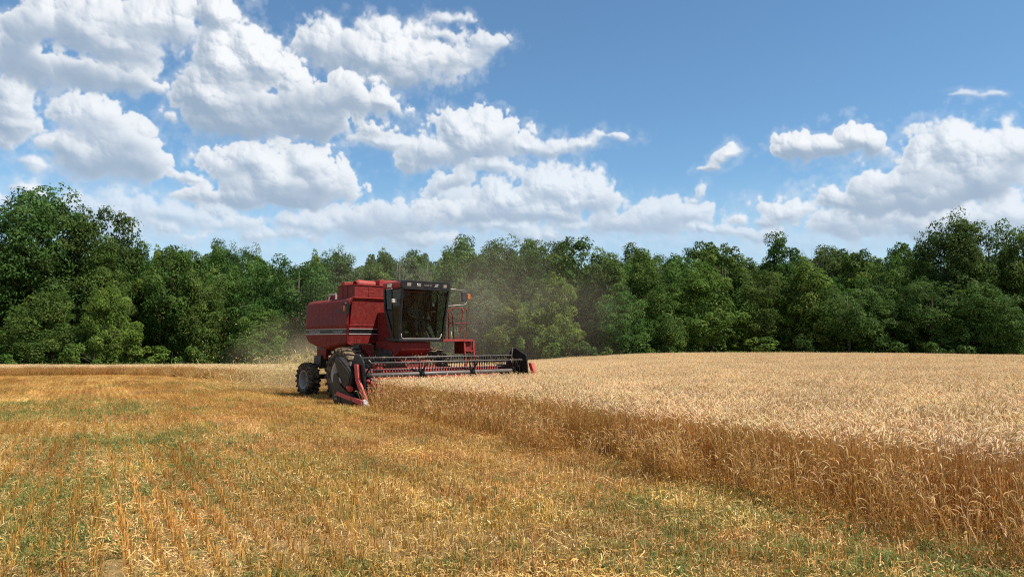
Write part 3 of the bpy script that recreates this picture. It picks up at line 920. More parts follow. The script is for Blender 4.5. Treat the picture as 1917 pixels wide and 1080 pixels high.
def field_grid(x0, x1, y0, y1, step, rot):
    c, s = math.cos(rot), math.sin(rot)
    g = np.arange(-120, 120, step)
    U, W_ = np.meshgrid(g, g)
    X = (U * c - W_ * s).ravel(); Y = (U * s + W_ * c).ravel()
    k = (X > x0) & (X < x1) & (Y > y0) & (Y < y1)
    return X[k], Y[k]


def in_view(X, Y, margin):
    """what the camera, or one a few steps to the side, could see"""
    return np.abs(X) < (.70 * Y + margin)


def make_field():
    rng = np.random.default_rng(3)
    # wheat
    pats = [wheat_patch(100 + i) for i in range(6)]
    X, Y = field_grid(-66, 85, -1.5, 79, .97, ROW)
    jx, jy = X + rng.uniform(-.05, .05, len(X)), Y + rng.uniform(-.05, .05, len(X))
    wob = (fbm2(jx, jy, 1.6, 51) - .5) * .9
    k = inside(jx + wob, jy + wob * .5, WHEAT) & in_view(jx, jy, 5)
    X, Y = jx[k], jy[k]
    n = len(X)
    hz = .84 + .18 * fbm2(X, Y, 7, 31) + rng.uniform(-.03, .03, n)
    P = np.column_stack([X, Y, terrain(X, Y)])
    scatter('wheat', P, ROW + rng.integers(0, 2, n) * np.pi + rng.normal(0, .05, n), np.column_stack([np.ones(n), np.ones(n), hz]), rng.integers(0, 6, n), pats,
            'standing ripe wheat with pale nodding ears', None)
    # ragged edge of the standing crop: loose tufts, some leaning out or lodged
    tufts = [wheat_patch(150 + i, 24, True) for i in range(5)]
    Q = []
    for i in range(1, 14):
        p0, p1 = WHEAT[i - 1], WHEAT[i]
        l = np.linalg.norm(p1 - p0)
        if i in (3, 4): continue
        m_ = int(l * 11)
        s = rng.random(m_)
        nrm = np.array([p1[1] - p0[1], -(p1[0] - p0[0])]) / l
        off = rng.normal(-.12, .30, m_)
        Q.append(p0 + (p1 - p0) * s[:, None] + nrm * off[:, None])
    Q = np.concatenate(Q)
    Q = Q[np.hypot(Q[:, 0] + 3.6, Q[:, 1] - 19.6) > .8]
    Q = Q[(Q[:, 1] > 1) & in_view(Q[:, 0], Q[:, 1], 5)]
    n = len(Q)
    rt = np.column_stack([rng.normal(0, .16, n), rng.normal(0, .16, n), rng.uniform(0, 6.28, n)])
    lodged = rng.random(n) < .05
    rt[lodged, :2] += rng.normal(0, .6, (lodged.sum(), 2))
    scatter('wheat_edge', np.column_stack([Q, terrain(Q[:, 0], Q[:, 1])]), rt, np.column_stack([np.ones(n), np.ones(n), rng.uniform(.45, 1.0, n)]), rng.integers(0, 5, n), tufts,
            'ragged tufts along the cut edge of the wheat', None)
    # stubble
    pats = [stubble_patch(200 + i) for i in range(7)]
    X, Y = field_grid(-62, 12, 2.2, 60, TILE, ROW)
    k = (~inside(X, Y, WHEAT) | (Y > 1e9)) & in_view(X, Y, 5)
    X, Y = X[k], Y[k]; n = len(X)
    X = X + rng.normal(0, .012, n); Y = Y + rng.normal(0, .012, n)
    P = np.column_stack([X, Y, terrain(X, Y)])
    scatter('stubble', P, ROW + rng.integers(0, 2, n) * np.pi + rng.normal(0, .008, n), np.column_stack([np.ones(n) * 1.04, np.ones(n), rng.uniform(.8, 1.25, n)]), rng.integers(0, 7, n), pats,
            'orange wheat stubble and loose straw in drill rows', None)
    # brighter swaths of chopped straw lying along the passes
    pats = [straw_patch(260 + i) for i in range(5)]
    n = 26000
    Y = 3 + 55 * rng.random(n) ** 1.4; X = rng.uniform(-1, 1, n) * (.70 * Y + 4)
    c_, s_ = math.cos(ROW), math.sin(ROW)
    U, W_ = X * c_ + Y * s_, -X * s_ + Y * c_
    dn = .55 * fbm2(U / 6, W_, 2.2, 91, 3) + .45 * fbm2(X, Y, .8, 95, 2)
    k = (rng.random(n) < np.clip((dn - .52) * 2.4, .015, .4)) & in_view(X, Y, 4) & ~inside(X, Y, WHEAT)
    X, Y = X[k], Y[k]; n = len(X)
    s = rng.uniform(.7, 1.3, n)
    scatter('loose_straw', np.column_stack([X, Y, terrain(X, Y)]), rng.uniform(0, 6.28, n), np.column_stack([s, s, s]), rng.integers(0, 5, n), pats,
            'pale chopped straw lying loose on the stubble', None)
    # weeds
    pats = [weed_patch(300 + i) for i in range(5)]
    n = 150000
    Y = 3 + 55 * rng.random(n) ** 1.5; X = rng.uniform(-1, 1, n) * (.70 * Y + 4)
    dn = fbm2(X, Y, 5.0, 71) * .75 + fbm2(X, Y, .9, 77, 2) * .25
    near = np.exp(-((X + 1.0) / 7) ** 2 - ((Y - 6.5) / 4.5) ** 2) * .16 + np.exp(-((X + 13.0) / 3.8) ** 2 - ((Y - 18.5) / 3.4) ** 2) * .50
    near += np.exp(-((X - 1.2) / 2.2) ** 2 - ((Y - 9.0) / 3.0) ** 2) * .12
    k = (rng.random(n) < np.clip((dn + near - .515) * 3.2, 0.02, .75)) & in_view(X, Y, 4) & ~inside(X, Y, WHEAT)
    X, Y = X[k], Y[k]; n = len(X)
    s = rng.uniform(.28, .70, n) * (1 + .5 * (Y > 12))
    # a few tall weeds standing among the ripe wheat
    wx = np.concatenate([rng.uniform(8.0, 10.6, 26), rng.normal(5.4, .5, 5), rng.uniform(4, 30, 10)]); wy = np.concatenate([rng.normal(13.4, .45, 26), rng.normal(21.5, .6, 5), rng.uniform(18, 50, 10)])
    m_ = len(wx)
    scatter('tall_weeds', np.column_stack([wx, wy, terrain(wx, wy) + .42]), rng.uniform(0, 6.28, m_), np.column_stack([rng.uniform(.9, 1.5, m_)] * 2 + [rng.uniform(2.4, 3.4, m_)]), rng.integers(0, 5, m_), pats,
            'tall green weeds standing in the wheat at right', None)
    scatter('weeds', np.column_stack([X, Y, terrain(X, Y)]), rng.uniform(0, 6.28, n), np.column_stack([s, s, s * rng.uniform(.7, 1.2, n)]), rng.integers(0, 5, n), pats,
            'green weeds coming up through the stubble', None)


make_field()

# ------------------------------------------------------------------ combine harvester
# local frame: X forward, Y to the machine's left, Z up, origin on the ground under the front axle
CO = (-3.95, 24.2)
CYAW = R(-48)


def text_part(name, body, size, loc, rot, mat, parent, ext=.003, shear=0.0, space=1.0, bold=0.0):
    c = bpy.data.curves.new(name, 'FONT')
    c.body = body; c.size = size; c.extrude = ext; c.align_x = 'CENTER'; c.align_y = 'CENTER'
    c.shear = shear; c.space_character = space; c.offset = bold
    c.materials.append(mat)
    tmp = bpy.data.objects.new(name, c)
    col.objects.link(tmp)
    me = bpy.data.meshes.new_from_object(tmp.evaluated_get(bpy.context.evaluated_depsgraph_get()))
    col.objects.unlink(tmp); bpy.data.objects.remove(tmp)
    me.materials.clear(); me.materials.append(mat)
    o = bpy.data.objects.new(name, me)
    o.location = loc; o.rotation_euler = rot; o.parent = parent
    col.objects.link(o)
    return o


def make_wheel(root, name, c, rad, width, rim_r, lug_h, n_lug, outer, rim_mat):
    """tyre with chevron lugs; outer = +1 / -1: the side the dished rim shows"""
    w = width / 2
    tr = rad - lug_h
    m = MB()
    prof = [(rim_r, -w * .78), (rim_r + .05, -w * .92), (rim_r + (tr - rim_r) * .5, -w), (tr - .07, -w * .94), (tr - .015, -w * .80), (tr, -w * .4), (tr + .004, 0),
            (tr, w * .4), (tr - .015, w * .80), (tr - .07, w * .94), (rim_r + (tr - rim_r) * .5, w), (rim_r + .05, w * .92), (rim_r, w * .78)]
    m.lathe(prof, (0, 0, 0), 48)
    for side in (-1, 1):
        for k in range(n_lug):
            a0 = 2 * math.pi * (k + (.5 if side > 0 else 0)) / n_lug
            def pt(r, y, a): return (r * math.cos(a), y, r * math.sin(a))
            th = .030 / tr
            sw = .42                                     # sweep of the lug across half the tread
            rows = []
            for u in (0.0, .5, 1.0, 1.06):
                y = side * (.02 + u * (w - .02)) if u <= 1 else side * w * .99
                a = a0 + side * 0 + sw * .5 * u * (2 * math.pi / n_lug) * 1.9
                r_in = tr - (.10 if u > 1 else .02 if u < 1 else .06)
                r_out = rad - (.0 if u < .9 else .03 if u <= 1 else .10)
                rows.append([pt(r_in, y, a - th * 1.3), pt(r_out, y, a - th), pt(r_out, y, a + th), pt(r_in, y, a + th * 1.3)])
            for i in range(3):
                m.hexa(rows[i], rows[i + 1])
    wh = empty(name, c)
    wh.parent = root
    t = m.build('tyre', M_TYRE, wh)
    g = MB()
    o = outer
    rp = [(rim_r + .012, o * w * .80), (rim_r + .03, o * w * .86), (rim_r + .005, o * w * .92), (rim_r - .025, o * w * .80), (rim_r - .045, o * w * .35),
          (rim_r - .06, o * w * .05)]
    g.lathe(rp, (0, 0, 0), 40)
    rim = g.build('rim', rim_mat, wh)
    g = MB()
    g.lathe([(rim_r - .055, o * w * .10), (rim_r - .12, -o * w * .05), (rim_r * .55, -o * w * .12), (rim_r * .40, -o * w * .10), (rim_r * .37, o * w * .30), (rim_r * .20, o * w * .34), (.02, o * w * .34)], (0, 0, 0), 40)
    for k in range(8):
        a = 2 * math.pi * k / 8
        cx, cz = rim_r * .28 * math.cos(a), rim_r * .28 * math.sin(a)
        g.tube([(cx, o * w * .32, cz), (cx, o * w * .40, cz)], .018, 6)
    g.build('hub', M_GREYTUBE, rim)
    return wh


def make_combine():
    root = empty('combine_harvester', (CO[0], CO[1], tz(*CO)), CYAW)
    tag(root, 'red combine harvester cutting wheat with a wide black reel in front', 'combine harvester')

    # --- wheels and running gear
    make_wheel(root, 'front_wheel', (-.08, -1.58, .82), .86, .62, .42, .05, 22, -1, M_RIM)
    make_wheel(root, 'front_wheel', (-.08, 1.58, .82), .86, .62, .42, .05, 22, 1, M_RIM)
    make_wheel(root, 'rear_wheel', (-3.24, -1.27, .55), .585, .42, .30, .04, 18, -1, M_WHEELGREY)
    make_wheel(root, 'rear_wheel', (-3.24, 1.27, .55), .585, .42, .30, .04, 18, 1, M_WHEELGREY)
    MB().box(-.16, .16, -1.25, 1.25, .72, 1.02).tube([(0, -1.3, .8), (0, 1.3, .8)], .10, 12).build('front_axle', M_DARK, root, .02)
    MB().box(-3.33, -3.15, -1.06, 1.06, .55, .72).build('rear_axle', M_DARK, root, .02)
    MB().bar((-3.2, -.5, .85), (-.2, -.62, 1.15), .12, .22).bar((-3.2, .5, .85), (-.2, .62, 1.15), .12, .22).build('chassis_frame', M_DARK, root)
    MB().hexa([(-3.42, -.98, 1.02), (-3.42, .98, 1.02), (-2.95, .98, .92), (-2.95, -.98, .92)],
              [(-3.42, -.98, 1.36), (-3.42, .98, 1.36), (-2.90, .98, 1.38), (-2.90, -.98, 1.38)]).build('straw_chopper', M_DARK, root, .02)
    MB().box(-3.36, -2.68, -.90, .90, 1.25, 1.75).build('rear_housing', M_RED, root, .02)
    MB().prism([(-2.7, 1.0), (.9, 1.0), (1.2, 1.55), (-.3, 1.75), (-2.7, 1.75)], -.72, .72).build('threshing_body', M_DARK, root)

    MB().box(-2.6, .15, -1.28, 1.28, 1.60, 1.76).build('underbody', M_DARK, root)

    # --- hood: two side panels with rounded shoulders, deck, rear wall
    def side_panel():
        m = MB()
        xs = [-2.97, -2.93, -2.80, -2.4, -1.9, -1.57, -1.1, -.52, -.30, -.18]
        low = lambda x: np.interp(x, [-2.97, -2.8, -2.63, -1.57, -.52, -.18], [1.98, 1.82, 1.76, 1.63, 1.76, 1.79])
        rows = []
        for i, x in enumerate(xs):
            zt = 3.235 - .05 * (1 if i == 0 else .35 if i == 1 else 0) - .012 * (-x)
            zl = float(low(x))
            fr = .10 if i > 7 else 0
            xo = lambda z: x + (fr * (z - 1.79) / 1.45 if i > 7 else 0)
            sec = [(-1.0, zl - .10), (-1.40, zl - .02), (-1.49, zl + .03), (-1.50, zl + .08), (-1.50, 2.36), (-1.506, 2.37), (-1.506, 2.385), (-1.50, 2.395),
                   (-1.50, zt - .16), (-1.485, zt - .09), (-1.44, zt - .03), (-1.37, zt), (-1.20, zt + .012)]
            rows.append([(xo(z), y, z) for y, z in sec])
        n = len(rows[0])
        vs = [p for r in rows for p in r]
        fs = [(i * n + k, (i + 1) * n + k, (i + 1) * n + k + 1, i * n + k + 1) for i in range(len(xs) - 1) for k in range(n - 1)]
        return m.add(vs, fs, True)
    p1 = side_panel().build('side_panel', M_RED, root)
    p2 = side_panel().mirror_y().build('side_panel', M_RED, root)
    for o in (p1, p2):
        s = o.modifiers.new('solidify', 'SOLIDIFY'); s.thickness = .03; s.offset = 0
    MB().box(-2.94, -.30, -1.30, 1.30, 1.78, 3.235).build('hood_core', M_RED, root, .03)
    MB().prism(fillet([(-1.44, 1.95), (1.44, 1.95), (1.44, 3.18), (-1.44, 3.18)], .12), -3.02, -2.93, 'x').build('rear_wall', M_RED, root, .01)
    MB().lathe([(.0, -3.12), (.40, -3.12), (.46, -3.08), (.46, -3.02)], (0, -.95, 2.72), 24, 'x').build('air_screen', M_DARK, root)

    # black stripe with silver edges, along the side and round onto the front wall
    for s in (-1, 1):
        y0, y1 = sorted((s * 1.510, s * 1.520))
        st = MB().box(-2.95, -.22, y0 - (.004 if s < 0 else 0), y1 + (.004 if s > 0 else 0), 2.115, 2.245).build('stripe', M_BLACK, root)
        MB().box(-2.95, -.20, y0 - (.008 if s < 0 else 0), y1 + (.008 if s > 0 else 0), 2.247, 2.266).build('trim_line', M_SILVER, st)
        MB().box(-2.95, -.20, y0 - (.008 if s < 0 else 0), y1 + (.008 if s > 0 else 0), 2.085, 2.113).build('trim_line', M_SILVER, st)
        rot = (R(90), 0, 0) if s < 0 else (R(90), 0, R(180))
        text_part('lettering', 'INTERNATIONAL', .105, (-2.33, s * 1.528, 2.165), rot, M_SILVER, st, .003, .25, 1.0)
        text_part('lettering', 'AXIAL-FLOW', .10, (-.75, s * 1.528, 2.165), rot, M_SILVER, st, .003, .25)
        text_part('model_number', '1660', .27, (-.72, s * 1.517, 2.83), rot, M_DARK, root, .003, 0, 1.05, .006)

    for x in (-2.05, -1.12):
        MB().box(x - .006, x + .006, -1.5175, -1.512, 2.42, 3.04).build('panel_seam', M_BLACK, p1)
    for x in (-2.6, -1.6, -.6):
        MB().box(x - .05, x + .05, -1.524, -1.512, 1.93, 1.965).build('latch', M_DARK, p1)
    for x in np.linspace(-2.85, -.35, 9):
        MB().lathe([(0, -.006), (.012, -.006), (.012, .004)], (float(x), -1.516, 2.33), 6, 'y').build('bolt', M_GREYTUBE, p1)
    # front wall of the hood below the grain tank
    MB().hexa([(-.20, -1.47, 1.79), (-.20, 1.47, 1.79), (-.26, 1.47, 1.79), (-.26, -1.47, 1.79)],
              [(-.06, -1.40, 3.26), (-.06, 1.40, 3.26), (-.12, 1.40, 3.26), (-.12, -1.40, 3.26)]).build('front_wall', M_RED, root, .006)
    MB().bar((-.035, -1.39, 3.25), (-.035, 1.39, 3.25), .05, .03).build('front_wall_lip', M_RED2, root)
    f = lambda z: -.2 + (z - 1.79) / 1.47 * .14
    st = MB().hexa([(f(2.115) + .006, -1.46, 2.115), (f(2.115) + .006, 1.46, 2.115), (f(2.115) - .01, 1.46, 2.115), (f(2.115) - .01, -1.46, 2.115)],
                   [(f(2.245) + .006, -1.46, 2.245), (f(2.245) + .006, 1.46, 2.245), (f(2.245) - .01, 1.46, 2.245), (f(2.245) - .01, -1.46, 2.245)]).build('stripe', M_BLACK, root)
    MB().box(f(2.25), f(2.25) + .012, -1.46, 1.46, 2.247, 2.266).build('trim_line', M_SILVER, st)
    MB().box(f(2.1), f(2.1) + .012, -1.46, 1.46, 2.085, 2.113).build('trim_line', M_SILVER, st)
    MB().box(f(2.38), f(2.38) + .012, -1.455, 1.455, 2.365, 2.385).build('wall_crease', M_RED2, root)
    MB().bar((-.13, -1.47, 3.02), (-.02, -1.40, 3.27), .035, .05).build('corner_brace', M_RED2, root)

    # --- grain tank extension (each wall its own panel), ribs, rim
    X0, X1, Y, Z0, Z1 = -1.16, -.10, 1.31, 3.22, 3.66
    MB().box(X1 - .02, X1, -Y, Y, Z0, Z1).build('tank_wall', M_RED, root, .004)
    MB().box(X0, X0 + .02, -Y, Y, Z0, Z1).build('tank_wall', M_RED, root, .004)
    MB().box(X0 + .021, X1 - .021, -Y, -Y + .02, Z0, Z1).build('tank_wall', M_RED, root, .004)
    MB().box(X0 + .021, X1 - .021, Y - .02, Y, Z0, Z1).build('tank_wall', M_RED, root, .004)
    r_ = MB()
    for a, b in (((X1, -Y, Z1), (X1, Y, Z1 - .0)), ((X0, -Y, Z1), (X0, Y, Z1)), ((X0, -Y, Z1), (X1, -Y, Z1)), ((X0, Y, Z1), (X1, Y, Z1))):
        r_.bar(a, b, .045, .03)
    r_.build('tank_rim', M_RED, root)
    for y in (-.80, -.1, .6):
        MB().box(X1 + .001, X1 + .012, y - .012, y + .012, Z0 + .08, Z1 - .02).build('tank_rib', M_RED, root)
    MB().box(X1 + .001, X1 + .010, -1.02, -.60, 3.44, 3.47).build('tank_rib', M_RED2, root)
    for x in (-.85, -.55):
        MB().box(x - .010, x + .010, -Y - .010, -Y - .001, Z0 + .05, Z1 - .02).build('tank_rib', M_RED, root)
    # filling auger spout and cover showing above the rim
    sp = MB()
    sp.tube([(-.62, -.98, 3.68), (-.62, -.86, 3.72), (-.62, -.3, 3.70), (-.62, .1, 3.55)], .15, 18, caps=False)
    o = sp.build('filling_auger', M_RED2, root)
    so = o.modifiers.new('solidify', 'SOLIDIFY'); so.thickness = .02
    MB().lathe([(.0, 0), (.13, 0)], (-.62, -.93, 3.69), 18, 'y').build('auger_mouth', M_BLACK, root)
    MB().box(-1.13, -.92, -1.22, -.86, 3.5, 3.80).build('tank_cover', M_RED2, root, .015)
    MB().box(-.80, -.30, -.28, .60, 3.55, 3.88).build('tank_cover', M_RED2, root, .02)
    MB().tube([(-1.6, 1.25, 3.3), (-3.4, 1.55, 3.35), (-4.3, 1.6, 3.30)], .15, 14).build('unloading_auger', M_RED, root)
    # engine deck behind the tank
    e = MB().box(-2.25, -1.62, -1.15, -.5, 3.2, 3.40).build('engine_cover', M_RED, root, .02)
    fr = MB()
    for a, b in (((-2.02, -1.18, 3.25), (-1.96, -1.18, 3.44)), ((-1.96, -1.18, 3.44), (-1.55, -1.18, 3.43)), ((-1.55, -1.18, 3.43), (-1.55, -1.18, 3.25))):
        fr.bar(a, b, .035, .05)
    fr.build('deck_bracket', M_CREAM, root)
    MB().tube([(-1.7, .4, 3.2), (-1.7, .4, 3.72)], .07, 12).build('exhaust_pipe', M_DARK, root)

    # --- cab
    cab = empty('cab', (0, 0, 0)); cab.parent = root
    MB().prism([(.95, 1.90), (1.40, 1.86), (1.70, 1.86), (1.70, 1.96), (.95, 2.0)], -.80, .80).build('floor', M_BLACK, cab, .01)
    for s in (-1, 1):
        T = lambda x, z, y=.0: (x, s * (.80 + (.07 if z > 3 else .05 if z > 2.5 else 0) + y), z)
        MB().bar(T(1.69, 1.90), T(1.93, 3.46), .085, .07, (0, 1, 0)).build('front_pillar', M_BLACK, cab, .012)
        MB().bar(T(.97, 3.46), T(1.0, 2.80), .09, .07, (0, 1, 0)).bar(T(1.0, 2.82), T(1.40, 1.90), .10, .07, (0, 1, 0)).build('rear_pillar', M_BLACK, cab, .012)
        MB().bar(T(1.36, 3.46), T(1.38, 1.95), .055, .05, (0, 1, 0)).build('door_pillar', M_BLACK, cab, .01)
        MB().bar(T(1.36, 1.91), T(1.70, 1.91), .09, .10, (0, 1, 0)).build('sill', M_BLACK, cab, .01)
        gm = M_GLASS if s < 0 else M_GLASS_G
        MB().add([T(1.42, 1.96, .005), T(1.66, 1.96, .005), T(1.88, 3.44, .005), T(1.40, 3.44, .005)], [(0, 1, 2, 3)]).build('side_window', gm, cab)
        MB().add([T(1.03, 2.85, .005), T(1.33, 2.85, .005), T(1.33, 3.44, .005), T(1.01, 3.44, .005)], [(0, 1, 2, 3)]).build('side_window', gm, cab)
        MB().add([T(1.04, 2.80, .0), T(1.37, 1.98, .0), T(1.36, 2.80, .0)], [(0, 1, 2)]).build('lower_side_panel', M_BLACK, cab)
        MB().add([T(1.02, 2.84, -.01), T(1.33, 2.84, -.01), T(1.33, 3.12, -.01), T(1.02, 3.12, -.01)], [(0, 1, 2, 3)]).build('window_shade', M_BLACK, cab)
    # windscreen with black surround and a bright sealing strip along its lower edge
    W_ = lambda y, z: (1.73 + (z - 1.92) * .155, y, z)
    ws = [W_(-.74, 1.96), W_(.70, 1.96), W_(.80, 3.40), W_(-.80, 3.40)]
    wsc = MB().add(ws, [(0, 1, 2, 3)]).build('windscreen', M_GLASS, cab)
    MB().tube([W_(-.765, 2.10), W_(-.755, 1.99), W_(-.69, 1.945), W_(.65, 1.945), W_(.715, 1.99), W_(.735, 2.10)], .013, 6).build('sealing_strip', M_SILVER, wsc)
    MB().bar((1.72, -.84, 1.90), (1.72, .78, 1.90), .07, .09).build('lower_rail', M_BLACK, cab, .012)
    MB().tube([W_(.42, 3.36), (2.0, .52, 3.0), (1.99, .56, 2.86)], .008, 5).build('wiper', M_BLACK, cab)
    for s in (-1, 1):
        MB().add([W_(s * .80, 3.40), W_(s * .80, 3.18), W_(s * .62, 3.40)], [(0, 1, 2)]).build('corner_gusset', M_BLACK, cab)
    # rear wall of the cab with its window
    rw = MB()
    rw.box(.94, .98, -.80, .80, 2.80, 2.98).box(.94, .98, -.80, -.62, 2.98, 3.44).box(.94, .98, .66, .80, 2.98, 3.44).box(.94, .98, .12, .22, 2.98, 3.44)
    rw.build('cab_rear_wall', M_BLACK, cab)
    MB().box(.955, .965, -.62, .12, 2.98, 3.44).build('rear_window', M_GLASS, cab)
    MB().box(.955, .965, .22, .66, 2.98, 3.44).build('rear_window', M_GLASS, cab)
    MB().hexa([(1.39, -.78, 1.97), (1.39, .78, 1.97), (1.36, .78, 1.97), (1.36, -.78, 1.97)],
              [(1.0, -.78, 2.80), (1.0, .78, 2.80), (.97, .78, 2.80), (.97, -.78, 2.80)]).build('cab_rear_wall', M_DARK, cab)
    # roof: red cap, black visor with lamps
    roof_prof = fillet([(-.93, 3.45), (.93, 3.45), (.93, 3.70), (-.93, 3.70)], .13, 5)
    rf = MB().prism([(y, z + .0) for y, z in roof_prof], .92, 1.90, 'x').build('roof', M_RED2, cab, .03)
    MB().prism(fillet([(-.91, 3.43), (.91, 3.43), (.91, 3.715), (-.91, 3.715)], .10, 5), 1.70, 1.985, 'x').build('roof_visor', M_BLACK, rf, .012)
    for y, w, tilt in ((-.66, .075, 0), (-.30, .07, 0), (.34, .065, .05), (.69, .065, 0)):
        l = MB().hexa([(1.988, y - w, 3.53), (1.988, y + w, 3.53 + tilt * .2), (1.97, y + w, 3.53 + tilt * .2), (1.97, y - w, 3.53)],
                      [(2.008, y - w + tilt, 3.625), (2.008, y + w + tilt * .6, 3.625 + tilt * .2), (1.97, y + w + tilt * .6, 3.625 + tilt * .2), (1.97, y - w + tilt, 3.625)])
        l.build('roof_lamp', M_LAMP, rf, .008)
    text_part('roof_lettering', 'CASE IH', .078, (1.993, .03, 3.575), (R(90), 0, R(90)), M_GREYTUBE, rf, .004, 0, 1.0, .003)
    MB().box(1.28, 1.46, -.99, -.92, 3.50, 3.61).build('side_lamp', M_LAMP, rf, .012)
    MB().bar((1.22, -.96, 3.44), (1.55, -.99, 3.46), .05, .02).build('side_rail', M_SILVER, rf)
    MB().box(1.66, 1.78, .93, .99, 3.50, 3.60).tube([(1.78, .96, 3.56), (1.86, 1.06, 3.62)], .03, 8).build('side_lamp', M_SCREEN, rf, .01)
    MB().tube([(1.1, -.5, 3.68), (1.1, -.5, 4.25)], .006, 5).build('aerial', M_GREYTUBE, rf)
    MB().tube([(1.2, .55, 3.68), (1.15, .62, 4.4)], .006, 5).build('aerial', M_GREYTUBE, rf)
    # inside
    st = MB().box(1.12, 1.42, -.25, .25, 2.20, 2.40).build('seat', M_SEAT, cab, .05)
    MB().box(1.02, 1.12, -.25, .25, 2.38, 2.98).build('backrest', M_SEAT, st, .04)
    sw = MB().tube([(1.66, 0, 1.98), (1.58, 0, 2.48)], .03, 8)
    ring = [(1.58 + .06 * math.cos(a), .19 * math.sin(a), 2.50 + .18 * math.cos(a) * .45) for a in np.linspace(0, 2 * math.pi, 21)]
    sw.tube(ring, .014, 6, caps=False)
    sw.build('steering_wheel', M_SEAT, cab)
    MB().box(1.20, 1.60, -.72, -.45, 1.98, 2.45).build('console', M_DARK, cab, .02)
    MB().box(1.786, 1.790, .345, .43, 2.95, 3.06).build('windscreen_label', M_WHITE, cab)
    MB().prism([(.20, 2.56), (.34, 2.56), (.27, 2.70)], 1.70, 1.715, 'x').build('warning_triangle', M_CREAM, cab)
    MB().tube([(1.68, -.62, 2.13), (1.68, -.48, 2.13)], .04, 8).build('gauge', M_SILVER, cab)
    # red body under and behind the cab
    MB().box(-.10, .96, -.46, .60, 1.80, 2.80).build('cab_base', M_RED, root, .02)
    MB().prism([(.2, 1.34), (1.30, 1.38), (1.62, 1.60), (1.62, 1.85), (.2, 1.85)], -.70, .42).build('cab_base', M_RED, root, .02)
    MB().hexa([(.45, -1.05, 1.32), (.45, -.87, 1.32), (.15, -.87, 1.32), (.15, -1.05, 1.32)],
              [(.35, -1.25, 1.76), (.35, -.87, 1.76), (.05, -.87, 1.76), (.05, -1.25, 1.76)]).build('axle_guard', M_RED, root, .01)
    # mirrors and flashing lamps
    mr = MB().box(1.70, 1.76, -1.10, -.93, 3.02, 3.14).build('mirror', M_CREAM, root, .015)
    MB().tube([(1.72, -1.0, 3.08), (1.84, -.90, 3.10)], .012, 6).build('mirror_arm', M_BLACK, mr)
    mr = MB().box(1.50, 1.56, 1.72, 1.92, 3.16, 3.48).build('mirror', M_SCREEN, root, .02)
    MB().tube([(1.88, .90, 3.52), (1.56, 1.60, 3.54), (1.53, 1.86, 3.53), (1.53, 1.92, 3.40), (1.53, 1.92, 3.12), (1.55, 1.80, 3.06), (1.85, .92, 2.98)], .012, 6).build('mirror_arm', M_STEEL, mr)
    MB().box(1.50, 1.57, 1.935, 2.06, 3.24, 3.42).build('flashing_lamp', M_AMBER, root, .02)
    fl = MB().lathe([(.0, 2.80), (.055, 2.80), (.062, 2.85), (.062, 3.0), (.05, 3.02), (0, 3.02)], (-.20, -1.585, 0), 14, 'z').build('flashing_lamp', M_AMBER, root)
    MB().lathe([(.075, 3.0), (.07, 3.07), (.03, 3.10), (0, 3.10)], (-.20, -1.585, 0), 14, 'z').box(-.14, -.08, -1.60, -1.50, 2.72, 3.05).build('lamp_bracket', M_BLACK, fl)

    # --- platform, handrails and ladder on the machine's left side
    pl = MB().box(.55, 1.35, .95, 2.36, 1.86, 1.93).build('platform', M_RED2, root, .01)
    MB().box(.75, 1.25, 2.02, 2.34, 1.45, 1.855).build('step_box', M_RED, pl, .01)
    MB().tube([(1.3, 1.20, 1.90), (1.3, 1.12, 1.84)], .04, 8).build('bolt_head', M_CREAM, pl)
    rail = [[(1.0, 1.60, 1.90), (1.0, 1.59, 2.80), (1.0, 1.66, 2.92), (1.0, 1.78, 2.97), (1.0, 2.20, 2.98), (1.0, 2.33, 2.93), (1.0, 2.38, 2.80), (1.0, 2.36, 2.10), (1.0, 2.30, 1.97), (1.0, 2.14, 1.91)],
            [(.75, 1.62, 1.92), (.75, 1.66, 2.75), (.76, 1.74, 2.90), (.78, 1.86, 2.86), (.80, 1.90, 2.70), (.82, 1.95, 1.92)],
            [(1.0, 2.12, 2.97), (1.0, 2.18, 2.88), (1.0, 2.16, 2.70), (1.0, 2.08, 2.20), (1.0, 2.00, 1.97), (1.0, 1.85, 1.90)],
            [(1.0, 1.59, 2.46), (1.0, 2.36, 2.46)],
            [(1.2, 2.38, 1.88), (1.2, 2.50, 1.84), (1.25, 2.54, 1.45), (1.25, 2.52, .75)]]
    for p in rail:
        MB().tube(p, .019, 7).build('handrail', M_RED, root)
    for y in (2.02, 2.40):
        MB().bar((1.28, y, 1.86), (1.42, y, .55), .05, .06).build('ladder_side', M_RED2, root)
    for z in (.65, .95, 1.25, 1.55):
        MB().bar((1.40 - (z - .65) * .107, 2.02, z), (1.40 - (z - .65) * .107, 2.40, z), .10, .03).build('ladder_step', M_RED2, root)
    MB().tube([(.95, 1.75, 1.92), (.95, 1.74, 2.22)], .016, 6).build('lever', M_CREAM, root)

    # --- feeder house
    MB().hexa([(.9, -.55, 1.05), (.9, .55, 1.05), (.9, .55, 1.60), (.9, -.55, 1.60)],
              [(2.1, -.55, .30), (2.1, .55, .30), (2.0, .55, .95), (2.0, -.55, .95)]).build('feeder_house', M_RED, root, .015)

    # --- header with reel
    YA, YB = -2.75, 2.95
    hd = empty('header', (0, 0, 0)); hd.parent = root
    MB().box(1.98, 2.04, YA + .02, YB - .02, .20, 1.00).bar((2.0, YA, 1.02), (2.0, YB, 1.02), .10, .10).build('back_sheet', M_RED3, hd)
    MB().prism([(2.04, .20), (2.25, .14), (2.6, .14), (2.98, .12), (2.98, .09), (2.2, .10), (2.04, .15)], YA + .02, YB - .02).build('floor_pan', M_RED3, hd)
    kn = MB()
